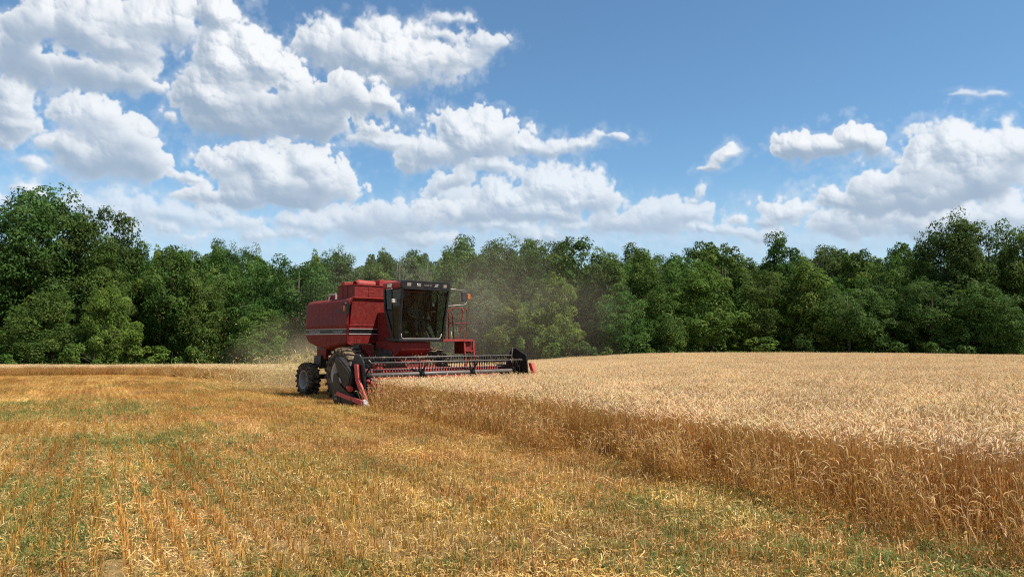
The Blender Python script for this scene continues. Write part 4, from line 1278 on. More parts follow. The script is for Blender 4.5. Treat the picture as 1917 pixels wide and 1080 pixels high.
    for i in range(74):
        y = YA + .05 + i * .0762
        kn.hexa([(2.97, y - .012, .10), (2.97, y + .012, .10), (2.97, y + .012, .125), (2.97, y - .012, .125)], [(3.09, y - .003, .105), (3.09, y + .003, .105), (3.09, y + .003, .115), (3.09, y - .003, .115)])
    kn.box(2.93, 2.985, YA + .02, YB - .02, .128, .145)
    kn.build('cutter_bar', M_STEEL, hd)
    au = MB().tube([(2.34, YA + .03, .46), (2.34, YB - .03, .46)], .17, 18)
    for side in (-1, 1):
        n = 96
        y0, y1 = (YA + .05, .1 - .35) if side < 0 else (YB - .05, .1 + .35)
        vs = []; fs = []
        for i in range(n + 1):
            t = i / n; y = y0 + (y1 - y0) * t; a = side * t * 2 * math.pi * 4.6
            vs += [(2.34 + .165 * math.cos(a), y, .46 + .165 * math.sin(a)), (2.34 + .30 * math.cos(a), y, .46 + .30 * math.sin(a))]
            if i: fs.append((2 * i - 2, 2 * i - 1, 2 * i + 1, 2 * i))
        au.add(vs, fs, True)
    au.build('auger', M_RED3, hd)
    # end sheets
    far_poly = [(1.96, .12), (3.20, .12), (3.40, .42), (3.40, .80), (3.32, 1.42), (2.82, 1.64), (2.60, 1.62), (2.35, 1.12), (1.96, 1.10)]
    MB().prism(far_poly, YB - .02, YB + .03).build('end_sheet', M_BLACK, hd, .008)
    near_poly = [(1.96, .12), (2.90, .12), (3.05, .40), (3.03, .92), (2.96, 1.30), (2.76, 1.47), (2.52, 1.52), (2.36, 1.30), (2.25, 1.05), (1.96, 1.05)]
    MB().prism(near_poly, YA - .03, YA + .02).build('end_sheet', M_BLACK, hd, .008)
    # drive covers on the near end
    up = fillet([(1.66, 1.40), (1.92, 1.44), (2.46, 1.12), (2.66, .95), (2.60, .66), (2.26, .53), (2.02, .82), (1.74, 1.18)], .16, 5)
    MB().prism(up, YA - .20, YA - .035).build('reel_drive_cover', M_BLACK, hd, .035, 3)
    inn = [(2.16 + (x - 2.16) * .86, .98 + (z - .98) * .86) for x, z in up]
    MB().prism(inn, YA - .225, YA - .203).build('reel_drive_cover', M_OLIVE, hd, .012)
    lo = fillet([(1.66, .97), (1.84, .99), (1.94, .90), (2.10, .62), (2.42, .48), (2.70, .34), (2.74, .10), (1.84, .06), (1.64, .20), (1.58, .55)], .10, 4)
    lc = MB().prism(lo, YA - .22, YA - .05).build('knife_drive_cover', M_OLIVE, hd, .03, 3)
    MB().box(1.76, 1.92, YA - .232, YA - .222, .24, .40).build('sticker', M_GREYTUBE, lc)
    text_part('sticker_lettering', '1020', .065, (1.84, YA - .236, .325), (R(90), 0, 0), M_BLACK, lc, .002)
    MB().bar((2.08, YA - .228, .44), (2.08, YA - .228, .07), .05, .012, (0, 1, 0)).build('cover_strap', M_BLACK, hd)
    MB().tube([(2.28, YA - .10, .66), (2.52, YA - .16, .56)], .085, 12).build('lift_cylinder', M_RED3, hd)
    MB().bar((2.02, YA - .12, 1.02), (2.30, YA - .10, .70), .07, .05).build('linkage', M_RED2, hd)
    MB().tube([(2.05, YA - .24, .86), (2.16, YA - .24, .72)], .022, 8).build('linkage', M_CREAM, hd)
    # crop dividers
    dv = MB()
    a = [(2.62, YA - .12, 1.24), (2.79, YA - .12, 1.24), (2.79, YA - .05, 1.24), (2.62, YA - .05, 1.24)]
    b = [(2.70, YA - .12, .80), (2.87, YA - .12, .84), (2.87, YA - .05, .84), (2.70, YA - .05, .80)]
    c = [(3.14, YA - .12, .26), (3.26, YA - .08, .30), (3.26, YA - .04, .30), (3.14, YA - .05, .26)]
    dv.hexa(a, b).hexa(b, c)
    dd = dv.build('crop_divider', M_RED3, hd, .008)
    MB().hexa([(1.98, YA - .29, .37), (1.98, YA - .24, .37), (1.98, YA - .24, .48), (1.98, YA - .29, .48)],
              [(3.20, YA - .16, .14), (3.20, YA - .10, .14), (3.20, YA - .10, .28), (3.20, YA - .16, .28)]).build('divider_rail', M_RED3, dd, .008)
    MB().add([(3.12, YA - .17, .08), (3.12, YA + .01, .08), (3.12, YA + .01, .27), (3.20, YA - .08, .34), (3.12, YA - .17, .27), (3.48, YA - .08, .12)],
             [(0, 1, 2, 3, 4), (0, 5, 1), (1, 5, 2), (2, 5, 3), (3, 5, 4), (4, 5, 0)]).build('divider_point', M_WHITE, dd)
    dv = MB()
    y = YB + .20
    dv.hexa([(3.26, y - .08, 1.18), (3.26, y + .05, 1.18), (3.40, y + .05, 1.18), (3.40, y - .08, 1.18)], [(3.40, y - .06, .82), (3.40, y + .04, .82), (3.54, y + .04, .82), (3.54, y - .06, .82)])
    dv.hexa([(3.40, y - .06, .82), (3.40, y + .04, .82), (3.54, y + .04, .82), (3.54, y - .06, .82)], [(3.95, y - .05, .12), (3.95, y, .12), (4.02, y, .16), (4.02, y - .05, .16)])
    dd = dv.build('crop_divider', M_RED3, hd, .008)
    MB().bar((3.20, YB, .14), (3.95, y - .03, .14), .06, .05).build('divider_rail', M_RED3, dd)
    # reel
    RX, RZ, RR = 2.86, .93, .50
    reel = MB()
    reel.tube([(RX, YA + .07, RZ), (RX, YB - .12, RZ)], .062, 14)
    reel.build('reel_tube', M_GREYTUBE, hd)
    angs = [R(a) for a in (45, 105, 165, 225, 285, 345)]
    for y in (YA + .10, -.82, 1.06, YB - .16):
        sp = MB()
        ends = y < -2 or y > 2.5
        for i, a in enumerate(angs):
            q = (RX + (RR - .01) * math.cos(a), y, RZ + (RR - .01) * math.sin(a))
            sp.bar((RX + .04 * math.cos(a), y, RZ + .04 * math.sin(a)), q, .05 if not ends else .045, .018, (0, 1, 0))
        sp.tube([(RX, y - .07, RZ), (RX, y + .07, RZ)], .115, 12)
        if ends:
            ring = [(RX + RR * .62 * math.cos(a), y, RZ + RR * .62 * math.sin(a)) for a in np.linspace(0, 2 * math.pi, 19)]
            sp.tube(ring, .016, 5, caps=False)
        sp.build('reel_spider', M_BLACK, hd)
    for i, a in enumerate(angs):
        bx, bz = RX + RR * math.cos(a), RZ + RR * math.sin(a)
        b = MB()
        b.tube([(bx, YA + .06, bz), (bx, YB - .10, bz)], .016, 8)
        b.tube([(bx, YA + .06, bz), (bx - .07, YA + .05, bz + .07), (bx - .07, YA + .02, bz + .07)], .014, 6)
        bat = b.build('bat', M_BAT, hd)
        t_ = MB()
        for k in range(56):
            y = YA + .16 + k * (YB - YA - .34) / 55
            t_.box(bx - .020, bx + .020, y - .016, y + .016, bz - .060, bz - .014)
            t_.bar((bx, y, bz - .05), (bx - .035, y, bz - .28), .015, .015, (0, 1, 0))
        t_.build('tine_row', M_BLACK, bat)
    # reel arms and the lift rams
    MB().bar((1.98, YA + .04, 1.06), (2.95, YA + .03, 1.00), .05, .11).build('reel_arm', M_BLACK, hd)
    MB().bar((1.98, YB - .06, 1.06), (2.95, YB - .05, 1.00), .05, .11).build('reel_arm', M_BLACK, hd)
    MB().bar((2.70, YB - .06, 1.34), (2.70, YB - .06, 1.66), .05, .04).build('reel_arm', M_GREYTUBE, hd)
    # straw caught on the bats
    rg = np.random.default_rng(5)
    n = 150
    ai = rg.integers(0, 2, n) ; aa = np.array([45., 105.])[ai] * np.pi / 180
    cx = RX + RR * np.cos(aa); cz = RZ + RR * np.sin(aa)
    cy = np.where(rg.random(n) < .35, rg.normal(-.75, .12, n), rg.uniform(YA + .2, YB - .2, n))
    c_ = np.column_stack([cx, cy, cz]) + rg.normal(0, .03, (n, 3))
    d_ = unit(rg.normal(0, 1, (n, 3)) + np.array([0, 0, -.6])); l_ = rg.uniform(.05, .22, n)
    cc = pick(rg, n, [(.62, .48, .24), (.50, .42, .18), (.70, .54, .28)])
    V_, F_, C_ = ribbons(c_ - d_ * l_[:, None] * .4, c_ + d_ * l_[:, None] * .6, c_ + rg.normal(0, .02, (n, 3)), np.full(n, .007), np.full(n, .004), unit(np.cross(d_, rg.normal(0, 1, (n, 3)))), cc, cc)
    o = bpy.data.objects.new('caught_straw', np_mesh('caught_straw', V_, F_, M_CHAFF, {'col': C_})); col.objects.link(o); o.parent = hd
    o["kind"] = 'stuff'
    ho = MB()
    ho.box(2.02, 2.12, -1.85, -1.62, 1.02, 1.14).tube([(2.05, -1.9, 1.12), (1.9, -1.8, 1.20), (1.6, -1.2, 1.15)], .03, 6)
    ho.build('hydraulic_coupling', M_RED2, hd)
    return root


combine = make_combine()


# ------------------------------------------------------------------ driver in the cab
def make_driver():
    cm = Matrix.Translation((CO[0], CO[1], tz(*CO))) @ Matrix.Rotation(CYAW, 4, 'Z')
    root = empty('person', (0, 0, 0))
    root.matrix_world = cm @ Matrix.Translation((1.27, 0, 2.40))
    tag(root, 'driver in a blue grey shirt and cap sitting at the wheel inside the cab', 'person')

    def skin(name, P, edges, rad, mat, parent, rootv=0):
        me = bpy.data.meshes.new(name)
        me.from_pydata(P, edges, [])
        o = bpy.data.objects.new(name, me); col.objects.link(o)
        me.materials.append(mat)
        o.parent = parent
        bpy.context.view_layer.objects.active = o
        s = o.modifiers.new('skin', 'SKIN'); s.use_smooth_shade = True
        for i, v in enumerate(me.skin_vertices[0].data):
            v.radius = rad[i] if isinstance(rad[i], tuple) else (rad[i], rad[i])
            v.use_root = (i == rootv)
        ss = o.modifiers.new('sub', 'SUBSURF'); ss.levels = 2; ss.render_levels = 2
        return o
    sk = NT('skin'); sk = sk.done(sk.bsdf((.42, .22, .15, 1), .55).outputs[0])
    sh = paint('blue_grey_shirt', (.15, .19, .25), .85, .1)
    jn = paint('denim', (.045, .06, .10), .85, .1)
    cp = paint('cap_cloth', (.05, .07, .05), .8, .1)
    # pelvis at origin (top of the seat), facing +X
    P = [(0, 0, .10), (.0, 0, .30), (.02, 0, .48), (.03, 0, .57), (.05, 0, .66), (.06, 0, .76),        # spine, neck, head
         (.0, -.19, .47), (.13, -.25, .27), (.30, -.15, .20), (.34, -.12, .21),                         # right arm to the wheel
         (.0, .19, .47), (.12, .25, .27), (.29, .16, .19), (.33, .13, .20),
         (.06, -.10, .06), (.32, -.13, .08), (.36, -.14, -.30), (.45, -.14, -.34),
         (.06, .10, .06), (.32, .13, .08), (.36, .14, -.30), (.45, .14, -.34)]
    E = [(0, 1), (1, 2), (2, 3), (3, 4), (4, 5), (2, 6), (6, 7), (7, 8), (8, 9), (2, 10), (10, 11), (11, 12), (12, 13),
         (0, 14), (14, 15), (15, 16), (16, 17), (0, 18), (18, 19), (19, 20), (20, 21)]
    rad = [(.13, .11), (.14, .10), (.15, .09), (.055, .055), (.085, .075), (.085, .08),
           .06, .042, .03, .035, .06, .042, .03, .035, .085, .065, .05, .04, .085, .065, .05, .04]
    body = skin('body', P, E, rad, sk, root)
    ids = [0, 1, 2, 6, 7, 10, 11]
    mp = {v: i for i, v in enumerate(ids)}
    skin('shirt', [P[i] for i in ids], [(mp[a], mp[b]) for a, b in E if a in mp and b in mp],
         [tuple(q * 1.12 for q in (rad[i] if isinstance(rad[i], tuple) else (rad[i], rad[i]))) for i in ids], sh, root)
    ids = [0, 14, 15, 16, 18, 19, 20]
    mp2 = {v: i for i, v in enumerate(ids)}
    skin('trousers', [P[i] for i in ids], [(mp2[a], mp2[b]) for a, b in E if a in mp2 and b in mp2],
         [tuple(q * 1.12 for q in (rad[i] if isinstance(rad[i], tuple) else (rad[i], rad[i]))) for i in ids], jn, root)
    c = MB().lathe([(.10, .74), (.105, .78), (.09, .84), (.05, .87), (0, .875)], (.05, 0, 0), 16, 'z')
    c.prism([(.12, -.08), (.22, -.06), (.24, 0), (.22, .06), (.12, .08)], .755, .768, 'z')
    c.build('cap', cp, root)
    fc = MB()
    fc.add([(.128, -.018, .66), (.128, .018, .66), (.155, 0, .655), (.13, 0, .71)], [(0, 2, 3), (2, 1, 3), (0, 1, 2)]).build('nose', sk, root)
    hr = MB().lathe([(.094, .66), (.099, .70), (.099, .745)], (.035, 0, 0), 14, 'z').build('hair', M_SEAT, root)
    return root


driver = make_driver()

# ------------------------------------------------------------------ trees
def leaves(rng, c, nrm, size, color):
    """leaf-sized rhombs at points c, roughly facing nrm"""
    n = len(c)
    nrm = unit(nrm)
    t = unit(np.cross(nrm, rng.normal(0, 1, (n, 3))))
    b = np.cross(nrm, t)
    s = size[:, None]
    fold = nrm * s * .22
    V = np.stack([c - t * s, c - b * s * .48 + fold, c + t * s, c + b * s * .48 + fold], 1).reshape(-1, 3)
    F = np.arange(n * 4).reshape(n, 4)
    return V, F, np.repeat(color, 4, 0)


def make_crown(seed, H=14.0, Rr=4.6, zb=.6, nb=120, nl=175, leaf=.27, peaks=3, tones=((.040, .085, .020), (.060, .110, .026), (.085, .135, .032)), open_=.0):
    rng = np.random.default_rng(seed)
    pk = [(rng.uniform(-.45, .45) * Rr, rng.uniform(-.45, .45) * Rr, rng.uniform(.84, .97) * H, rng.uniform(.62, .85) * Rr) for _ in range(peaks)]
    pk[0] = (pk[0][0] * .5, pk[0][1] * .5, H, pk[0][3])
    ph = rng.uniform(0, 6.28, 6)
    boughs = []
    while len(boughs) < nb:
        z = rng.uniform(zb, H)
        tt = (z - zb) / (H - zb)
        a = rng.uniform(0, 6.28); r = Rr * 1.25 * math.sqrt(rng.random())
        x, y = r * math.cos(a), r * math.sin(a)
        env = min(1.0, .62 + .95 * tt) * (1 + .16 * math.sin(3 * a + ph[0] + 4 * tt) + .12 * math.sin(5 * a + ph[1] - 7 * tt))
        dep = 9.0
        for (px, py, ph_, pr) in pk:
            zl = ph_ * .52
            q = math.hypot(x - px, y - py)
            if z <= zl: e = math.hypot(x - px * z / zl * .5, y - py * z / zl * .5) / (Rr * env)
            else: e = math.sqrt((q / (pr * env * 1.05)) ** 2 + ((z - zl) / (ph_ - zl)) ** 2)
            dep = min(dep, e)
        if dep > .95 or (dep < .55 and rng.random() > .35): continue
        boughs.append((x, y, z, dep))
    B = np.array([b[:3] for b in boughs])
    nn = (np.linalg.norm(B[:, None] - B[None], axis=2) < .42 * Rr).sum(1)
    boughs = [b for b, k in zip(boughs, nn) if k >= 6]             # no stray tufts in the air
    parts = []
    tones = np.array(tones)
    for (x, y, z, q) in boughs:
        n = int(nl * rng.uniform(.6, 1.3))
        a_ = rng.uniform(.55, 1.15) * Rr / 4.6; v_ = a_ * rng.uniform(.75, 1.05)
        d = unit(rng.normal(0, 1, (n, 3)))
        d[:, 2] = np.where(d[:, 2] < -.75, -d[:, 2], d[:, 2])
        rr = rng.uniform(.55, 1.0, n) ** .6
        out = np.array([x, y, 0.0]); out = out / max(np.linalg.norm(out), .3)
        c = np.array([x, y, z]) + d * rr[:, None] * np.array([a_, a_, v_]) * rng.uniform(.8, 1.2, (n, 1))
        nr = d * .9 + np.array([0, 0, .35]) + out * .35 + rng.normal(0, .65, (n, 3))
        tone = tones[rng.integers(0, len(tones))] * rng.uniform(.75, 1.25)
        colr = tone * rng.uniform(.85, 1.2, (n, 1))
        k = c[:, 2] > .15
        parts.append(leaves(rng, c[k], nr[k], leaf * rng.uniform(.55, 1.15, k.sum()), colr[k]))
    V, F, C = join(parts)
    # trunk and limbs
    t = MB()
    top = (rng.normal(0, .3), rng.normal(0, .3), H * .78)
    r0 = .017 * H
    pts = [(0, 0, -.6), (0, 0, 0), (top[0] * .3, top[1] * .3, H * .25), (top[0] * .6, top[1] * .6, H * .5), top]
    t.tube(pts, [r0 * 1.35, r0, r0 * .8, r0 * .5, r0 * .12], 9)
    for i in rng.choice(len(boughs), min(11, len(boughs)), replace=False):
        x, y, z, q = boughs[i]
        f = max(.12, min(.7, z / H * .75)); s = np.array([top[0] * f, top[1] * f, H * .78 * f])
        e = np.array([x, y, z]); m1 = s + (e - s) * .5 + np.array([0, 0, .35])
        t.tube([tuple(s), tuple(m1), tuple(e)], [r0 * .34 * (1 - f * .5), r0 * .18, r0 * .04], 6)
    me = bpy.data.meshes.new('trunk')
    me.from_pydata([tuple(p) for p in t.v], [], t.f); me.polygons.foreach_set("use_smooth", t.sm); me.materials.append(M_BARK)
    return np_mesh('crown', V, F, M_LEAF, {'col': C}), me


DK = ((0.048, 0.099, 0.020), (0.067, 0.123, 0.027), (0.087, 0.145, 0.033))
MD = ((0.065, 0.123, 0.023), (0.089, 0.150, 0.030), (0.114, 0.177, 0.037))
LT = ((0.103, 0.161, 0.027), (0.135, 0.199, 0.034), (0.163, 0.215, 0.043))
GY = ((0.081, 0.129, 0.046), (0.103, 0.150, 0.056), (0.125, 0.172, 0.066))
CROWNS = {
    'a': (make_crown(1, 16, 4.6, .4, 300, 118, .165, 3, DK), 16, 4.9),
    'b': (make_crown(2, 15, 4.2, .5, 265, 115, .165, 4, MD), 15, 4.5),
    'c': (make_crown(3, 13, 4.6, .3, 265, 115, .165, 2, MD), 13, 4.9),
    'd': (make_crown(4, 12, 4.0, .3, 245, 115, .16, 3, LT), 12, 4.3),
    'e': (make_crown(5, 14, 3.6, 1.2, 225, 112, .165, 5, MD), 14, 3.9),
    'f': (make_crown(6, 13, 4.2, .4, 245, 112, .16, 3, GY), 13, 4.5),
    'g': (make_crown(8, 15, 4.8, .3, 300, 115, .165, 5, DK), 15, 5.1),
}
SHRUB = {
    's': (make_crown(21, 3.2, 2.1, .1, 60, 110, .15, 3, MD), 3.2, 2.3),
    't': (make_crown(22, 3.6, 2.0, .1, 60, 110, .15, 4, LT), 3.6, 2.2),
    'u': (make_crown(23, 3.0, 1.7, .1, 44, 100, .13, 4, ((.16, .19, .13), (.20, .22, .16))), 3.0, 1.9),
}


def spot(az_px, d):
    """plan position for a bearing given as offset from straight ahead (tangent x 1384) and distance"""
    return (az_px - 958.5) / 1384.0 * d, d


def place_tree(name, v, bearing, height_px, d, half_px, label, cat, group, k):
    (crown, trunk), H, Rr = (CROWNS.get(v) or SHRUB.get(v))
    x, y = spot(bearing, d)
    zb = tz(x, y)
    ztop = EYE + (638 - height_px) / 1384.0 * d
    h = (ztop - zb) * (1.05 if H > 5 else 1.0)
    w = 1.22 * half_px / 1384.0 * d / Rr
    r = empty(name, (x, y, zb - .05), (k * 2.399) % 6.283)
    r.scale = (w, w, h / H)
    tag(r, label, cat, group)
    for nm, me in (('trunk', trunk), ('crown', crown)):
        o = bpy.data.objects.new(nm, me); col.objects.link(o); o.parent = r
    return r


# (crown kind, bearing, height of the top, distance, half width, label)
TREES = [
    ('a', 66, 348, 71, 92, 'tallest dark tree of the clump at the far left, its top against the clouds'),
    ('g', 142, 361, 73, 82, 'tall dark tree with a ragged crown just right of the tallest tree at far left'),
    ('g', -12, 376, 69, 80, 'dark tree cut off by the left edge of the photo'),
    ('b', 196, 448, 70, 52, 'tree forming the sloping right shoulder of the tall clump at far left'),
    ('d', 214, 538, 65, 42, 'low yellowish green tree before the right foot of the tall clump at far left'),
    ('c', 100, 545, 65, 62, 'low dark tree before the foot of the tallest tree at far left'),
    ('b', 252, 459, 76, 46, 'narrow tree on the skyline between the tall left clump and the double topped tree'),
    ('e', 312, 455, 73, 50, 'double topped tree on the skyline right of the tall left clump'),
    ('d', 285, 500, 75, 52, 'yellow green tree below the double topped skyline tree at left'),
    ('c', 362, 492, 74, 52, 'mid green round tree left of the grassy gap'),
    ('f', 428, 520, 84, 44, 'greyish tree behind the grassy gap left of the combine'),
    ('c', 478, 482, 80, 56, 'round tree right of the grassy gap, left of the combine'),
    ('g', 556, 465, 75, 74, 'broad dark tree straight behind the rear hood of the combine'),
    ('d', 478, 578, 67, 48, 'low bushy tree left of the straw plume behind the combine'),
    ('f', 640, 482, 84, 50, 'pale tree in the dust above the grain tank of the combine'),
    ('e', 703, 460, 100, 32, 'slender tree rising alone above the ridge left of the cab roof'),
    ('f', 762, 488, 92, 46, 'thin pale tree in the dust right above the cab roof'),
    ('b', 860, 445, 84, 56, 'tall tree just right of the cab, left one of a pair with level tops'),
    ('a', 932, 447, 83, 54, 'tall tree right of the cab, right one of a pair with level tops'),
    ('f', 888, 530, 76, 56, 'dusty lower tree directly behind the handrail of the combine'),
    ('c', 1068, 444, 88, 78, 'wide dome topped tree above the far end of the reel'),
    ('b', 1000, 474, 84, 46, 'tree filling the dip between the level topped pair and the dome topped tree'),
    ('e', 1132, 480, 83, 46, 'tree with a stepped crown on the right flank of the dome topped tree'),
    ('d', 1034, 520, 73, 48, 'bright yellow green tree below the dome topped tree'),
    ('d', 958, 560, 74, 50, 'sunlit low tree behind the far end of the reel'),
    ('b', 1204, 470, 84, 52, 'first tree right of the bare twigs beside the dome topped tree'),
    ('c', 1172, 545, 74, 54, 'low dark tree at the wood edge below the stepped crown'),
    ('c', 1272, 478, 84, 54, 'round tree on the skyline midway between combine and right edge'),
    ('c', 1244, 530, 75, 48, 'low tree before the midway skyline tree'),
    ('e', 1358, 440, 92, 54, 'tall uneven tree with two tops right of the midway skyline tree'),
    ('d', 1332, 500, 77, 62, 'yellowish green tree below the tall uneven tree with two tops'),
    ('b', 1468, 440, 92, 52, 'tall tree left of the bare grey twigs in the right half of the skyline'),
    ('c', 1432, 505, 78, 56, 'dark rounded tree below and left of the bare grey twigs'),
    ('d', 1518, 492, 77, 60, 'olive coloured tree directly below the bare grey twigs'),
    ('e', 1608, 452, 95, 58, 'skyline tree with two small tops left of the tallest tree at far right'),
    ('g', 1588, 520, 75, 62, 'spreading tree with drooping olive boughs in the right half of the wood edge'),
    ('c', 1668, 478, 80, 54, 'dark round tree left of the tallest group at far right'),
    ('e', 1712, 443, 84, 34, 'slim tree standing at the left flank of the tallest group at far right'),
    ('a', 1790, 405, 77, 62, 'left one of the two tallest trees at far right'),
    ('g', 1856, 400, 75, 60, 'tallest tree of the wood at far right, its top against the cloud'),
    ('b', 1925, 428, 74, 56, 'dark tree cut off by the right edge of the photo'),
    ('g', 1742, 510, 73, 52, 'dark low tree before the two tallest trees at far right'),
    ('c', 1846, 530, 70, 62, 'shadowy low tree at the foot of the tallest tree at far right'),
]
for k, (v, b, t, d, hw, lab) in enumerate(TREES):
    place_tree('tree', v, b, t, d, hw, lab, 'tree', 'trees along the wood edge', k)

SHRUBS = [
    ('s', 25, 640, 63, 34, 'dark shrub at the left edge of the photo behind the wheat strip'),
    ('t', 178, 626, 63, 36, 'light green shrub under the sloping tree of the tall left clump'),
    ('t', 258, 632, 66, 36, 'feathery green shrub behind the wheat strip left of the grey bush'),
    ('u', 322, 646, 66, 20, 'silvery grey bush behind the wheat strip at left'),
    ('s', 358, 640, 67, 24, 'green shrub between the silvery bush and the grassy gap'),
    ('s', 440, 634, 69, 36, 'rounded green shrub just right of the grassy gap'),
    ('s', 500, 632, 60, 34, 'dark shrub left of the straw plume'),
    ('t', 1000, 604, 70, 32, 'sunlit shrub right beside the far end sheet of the reel'),
    ('s', 1085, 628, 71, 34, 'dark shrub below the dome topped tree'),
    ('t', 1140, 640, 72, 24, 'small leafy shrub in the grass left of the silvery bush at right'),
    ('s', 1225, 622, 74, 34, 'shrub left of the silvery bush in the right half'),
    ('u', 1306, 632, 75, 20, 'silvery grey bush in the right half of the wood edge'),
    ('t', 1400, 618, 75, 36, 'light green shrub right of the silvery bush in the right half'),
    ('s', 1490, 612, 75, 38, 'dark shrub below the olive coloured tree'),
    ('s', 1650, 620, 74, 40, 'dark shrub right of the drooping olive tree'),
    ('s', 1775, 618, 70, 44, 'shadowy shrub before the left one of the two tallest trees'),
    ('s', 1905, 622, 69, 44, 'dark shrub at the right edge of the photo'),
]
for k, (v, b, t, d, hw, lab) in enumerate(SHRUBS):
    place_tree('shrub', v, b, t, d, hw, lab, 'shrub', 'shrubs at the foot of the wood', k + 50)


# bare dead trees showing as grey twigs above the leaves
def bare_tree(bearing, top_px, d, seed, label, spread=1.0):
    rng = np.random.default_rng(seed)
    x, y = spot(bearing, d); zb = tz(x, y)
    h = EYE + (638 - top_px) / 1384.0 * d - zb
    r = empty('bare_tree', (x, y, zb))
    tag(r, label, 'tree', 'bare trees')
    t = MB().tube([(0, 0, -.3), (.1, 0, h * .35), (-.1, .1, h * .62)], [.16, .12, .07], 7)
    t.build('trunk', M_TWIG, r)
    w = MB()
    def grow(p, dvec, l, rad, lev):
        q = p + dvec * l
        w.tube([tuple(p), tuple(p + dvec * l * .5 + Vector(rng.normal(0, .04 * l, 3))), tuple(q)], [rad, rad * .75, rad * .5], 4, caps=False)
        if lev == 0: return
        for _ in range(3):
            nd = (dvec + Vector(rng.normal(0, .38 * spread, 3)) + Vector((0, 0, .15))).normalized()
            grow(q if rng.random() < .6 else p + dvec * l * rng.uniform(.4, .9), nd, l * rng.uniform(.55, .8), rad * .55, lev - 1)
    for _ in range(4):
        grow(Vector((-.1, .1, h * rng.uniform(.45, .62))), Vector((rng.normal(0, .35), rng.normal(0, .35), 1)).normalized(), h * .17, .05, 3)
    zs = max(v[2] for v in w.v)
    w.v = [(a, b, c * (h / zs) if c > h * .62 else c) for a, b, c in w.v]
    w.build('branches', M_TWIG, r)


_t = NT('grey_twig')
M_TWIG = _t.done(_t.bsdf((.20, .17, .14, 1), .9, 0, .2).outputs[0])
bare_tree(742, 470, 88, 1, 'bare grey tree standing in the dust above the cab roof')
bare_tree(800, 474, 90, 2, 'bare twigs between the cab roof and the level topped pair of trees')
bare_tree(1160, 462, 92, 3, 'bare twigs right of the dome topped tree')
bare_tree(1530, 456, 96, 4, 'bare grey twigs on the skyline in the right half', 1.2)


# the rest of the wood behind reads as one mass
def make_woods():
    rng = np.random.default_rng(9)
    P, S, I = [], [], []
    keys = list(CROWNS)
    for row, (d0, px0, px1, top, jit, step) in enumerate([(98, -160, 2080, 490, 14, 62), (118, -160, 2080, 482, 10, 50), (150, 250, 800, 468, 6, 34), (155, 800, 2080, 482, 8, 44)]):
        for b in np.arange(px0, px1, step):
            d = d0 * rng.uniform(.94, 1.06); bb = b + rng.uniform(-15, 15)
            x, y = spot(bb, d); zb = tz(x, y)
            tp = top + rng.uniform(-jit, jit)
            if d0 < 140 and 340 < bb < 820: tp += 12
            h = EYE + (638 - tp) / 1384.0 * d - zb
            k = int(rng.integers(0, len(keys)))
            _, H, Rr = CROWNS[keys[k]]
            w = step * 1.2 / 1384.0 * d / Rr
            P.append((x, y, zb)); S.append((w, w, h / H)); I.append(k)
    n = len(P)
    scatter('woods', P, rng.uniform(0, 6.28, n), S, I, [CROWNS[k][0][0] for k in reversed(keys)] and [CROWNS[k][0][0] for k in keys], 'green wood reaching back behind the front row of trees')


make_woods()


# tall grass along the foot of the wood
def make_verge():
    rng = np.random.default_rng(12)
    pats = [weed_patch(400 + i) for i in range(3)]
    n = 5200
    b = rng.uniform(-80, 2000, n); d = np.where(b < 700, rng.uniform(61.5, 72, n), rng.uniform(70, 80, n))
    X, Y = (b - 958.5) / 1384 * d, d
    s = rng.uniform(3.0, 6.5, n)
    scatter('grass', np.column_stack([X, Y, terrain(X, Y)]), rng.uniform(0, 6.28, n), np.column_stack([s, s, s]), rng.integers(0, 3, n), pats, 'green grass along the foot of the wood')


make_verge()

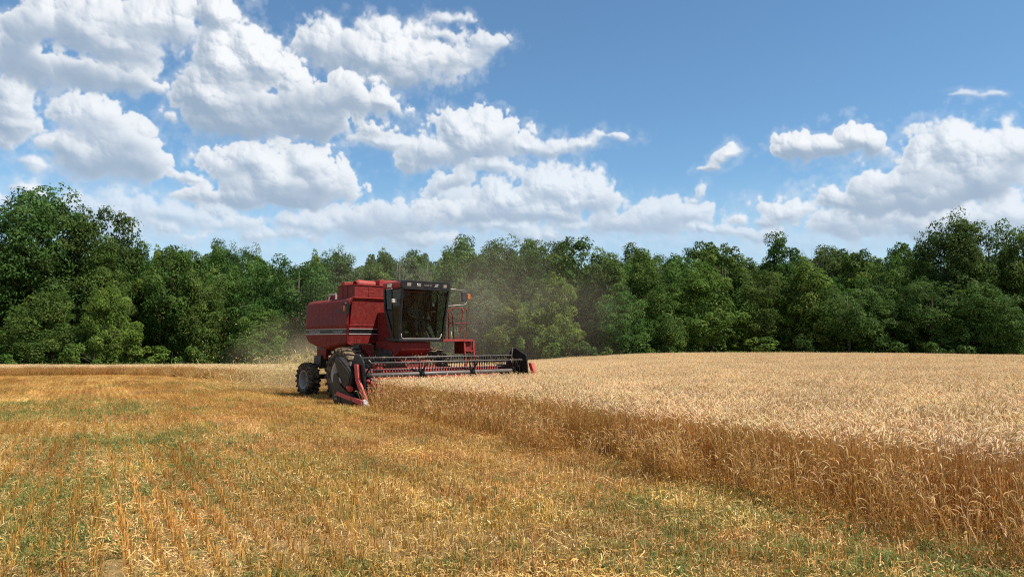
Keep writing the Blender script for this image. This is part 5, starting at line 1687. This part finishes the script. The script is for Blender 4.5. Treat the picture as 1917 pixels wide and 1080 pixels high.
# ------------------------------------------------------------------ straw and chaff thrown out behind the combine
def make_chaff():
    rng = np.random.default_rng(77)
    n = 15000
    # in the machine's frame: leaves the chopper at x = -3.4 and spreads rearwards and to both sides, settling
    u = rng.random(n) ** 1.3
    x = -3.3 - 5.5 * u + rng.normal(0, .15, n)
    y = rng.normal(0, .55 + 1.5 * u, n) - .25 * u
    z = np.abs(1.15 + .35 * u - 1.5 * u * u + rng.normal(0, .16 + .16 * u, n))
    far = rng.random(n) < .015
    z[far] = rng.uniform(.3, 3.0, far.sum()); y[far] = rng.normal(-.5, 2.2, far.sum())
    c, s = math.cos(CYAW), math.sin(CYAW)
    X = CO[0] + x * c - y * s; Y = CO[1] + x * s + y * c
    C = np.column_stack([X, Y, terrain(X, Y) + z + .02])
    d = unit(rng.normal(0, 1, (n, 3))); L_ = rng.choice([.015, .03, .07, .14], n, p=[.45, .35, .15, .05])
    L_[far] = np.minimum(L_[far], .03)
    side = unit(np.cross(d, rng.normal(0, 1, (n, 3))))
    w = rng.uniform(.006, .014, n)
    cc = pick(rng, n, [(.78, .58, .26), (.84, .66, .34), (.62, .42, .16)], .15)
    V, F, Cc = ribbons(C - d * L_[:, None], C + d * L_[:, None], C + rng.normal(0, .004, (n, 3)), w, w * .7, side, cc, cc)
    o = bpy.data.objects.new('chaff', np_mesh('chaff', V, F, M_CHAFF, {'col': Cc})); col.objects.link(o)
    tag(o, 'golden straw and chaff flying out behind the combine', kind='stuff')


make_chaff()


# ------------------------------------------------------------------ dust hanging round the combine
def make_dust():
    t = NT('field_dust')
    tc = t.n('ShaderNodeTexCoord')
    ob = tc.outputs['Object']
    ln = t.n('ShaderNodeVectorMath', operation='LENGTH'); t.link(ob, ln.inputs[0])
    fall = t.math('SUBTRACT', 1.0, ln.outputs['Value'], clamp=True)
    nz = t.noise(2.2, 3, .55, ob, .4)
    dens = t.math('MULTIPLY', t.math('MULTIPLY', fall, t.ramp(nz, [(.36, 0.0), (.70, 1.0)])), .050)
    v = t.n('ShaderNodeVolumePrincipled')
    v.inputs['Color'].default_value = (.84, .74, .58, 1)
    v.inputs['Anisotropy'].default_value = .25
    t.link(dens, v.inputs['Density'])
    t.link(v.outputs[0], t.out.inputs['Volume'])
    t2 = t.mat.copy(); t2.name = 'chaff_dust'
    for q in t2.node_tree.nodes:
        if q.type == 'MATH' and abs(q.inputs[1].default_value - .050) < 1e-4: q.inputs[1].default_value = .26
        if q.type == 'PRINCIPLED_VOLUME': q.inputs['Color'].default_value = (.92, .78, .52, 1)
    for nm, loc, rad in (('dust', (-2.2, 34.0, 2.6), (8.5, 7.5, 5.2)), ('dust', (-8.3, 29.0, .55), (3.0, 3.4, 2.3))):
        b = MB().lathe([(0.001, -1)] + [(math.cos(a), math.sin(a)) for a in np.linspace(-1.4, 1.4, 9)] + [(.001, 1)], (0, 0, 0), 20, 'z')
        o = b.build(nm, t.mat if loc[0] > -5 else t2)
        o.location = loc; o.scale = rad
        tag(o, 'thin brown dust drifting up behind the cab' if loc[0] > -5 else 'pale dust low behind the rear wheels', kind='stuff')


make_dust()
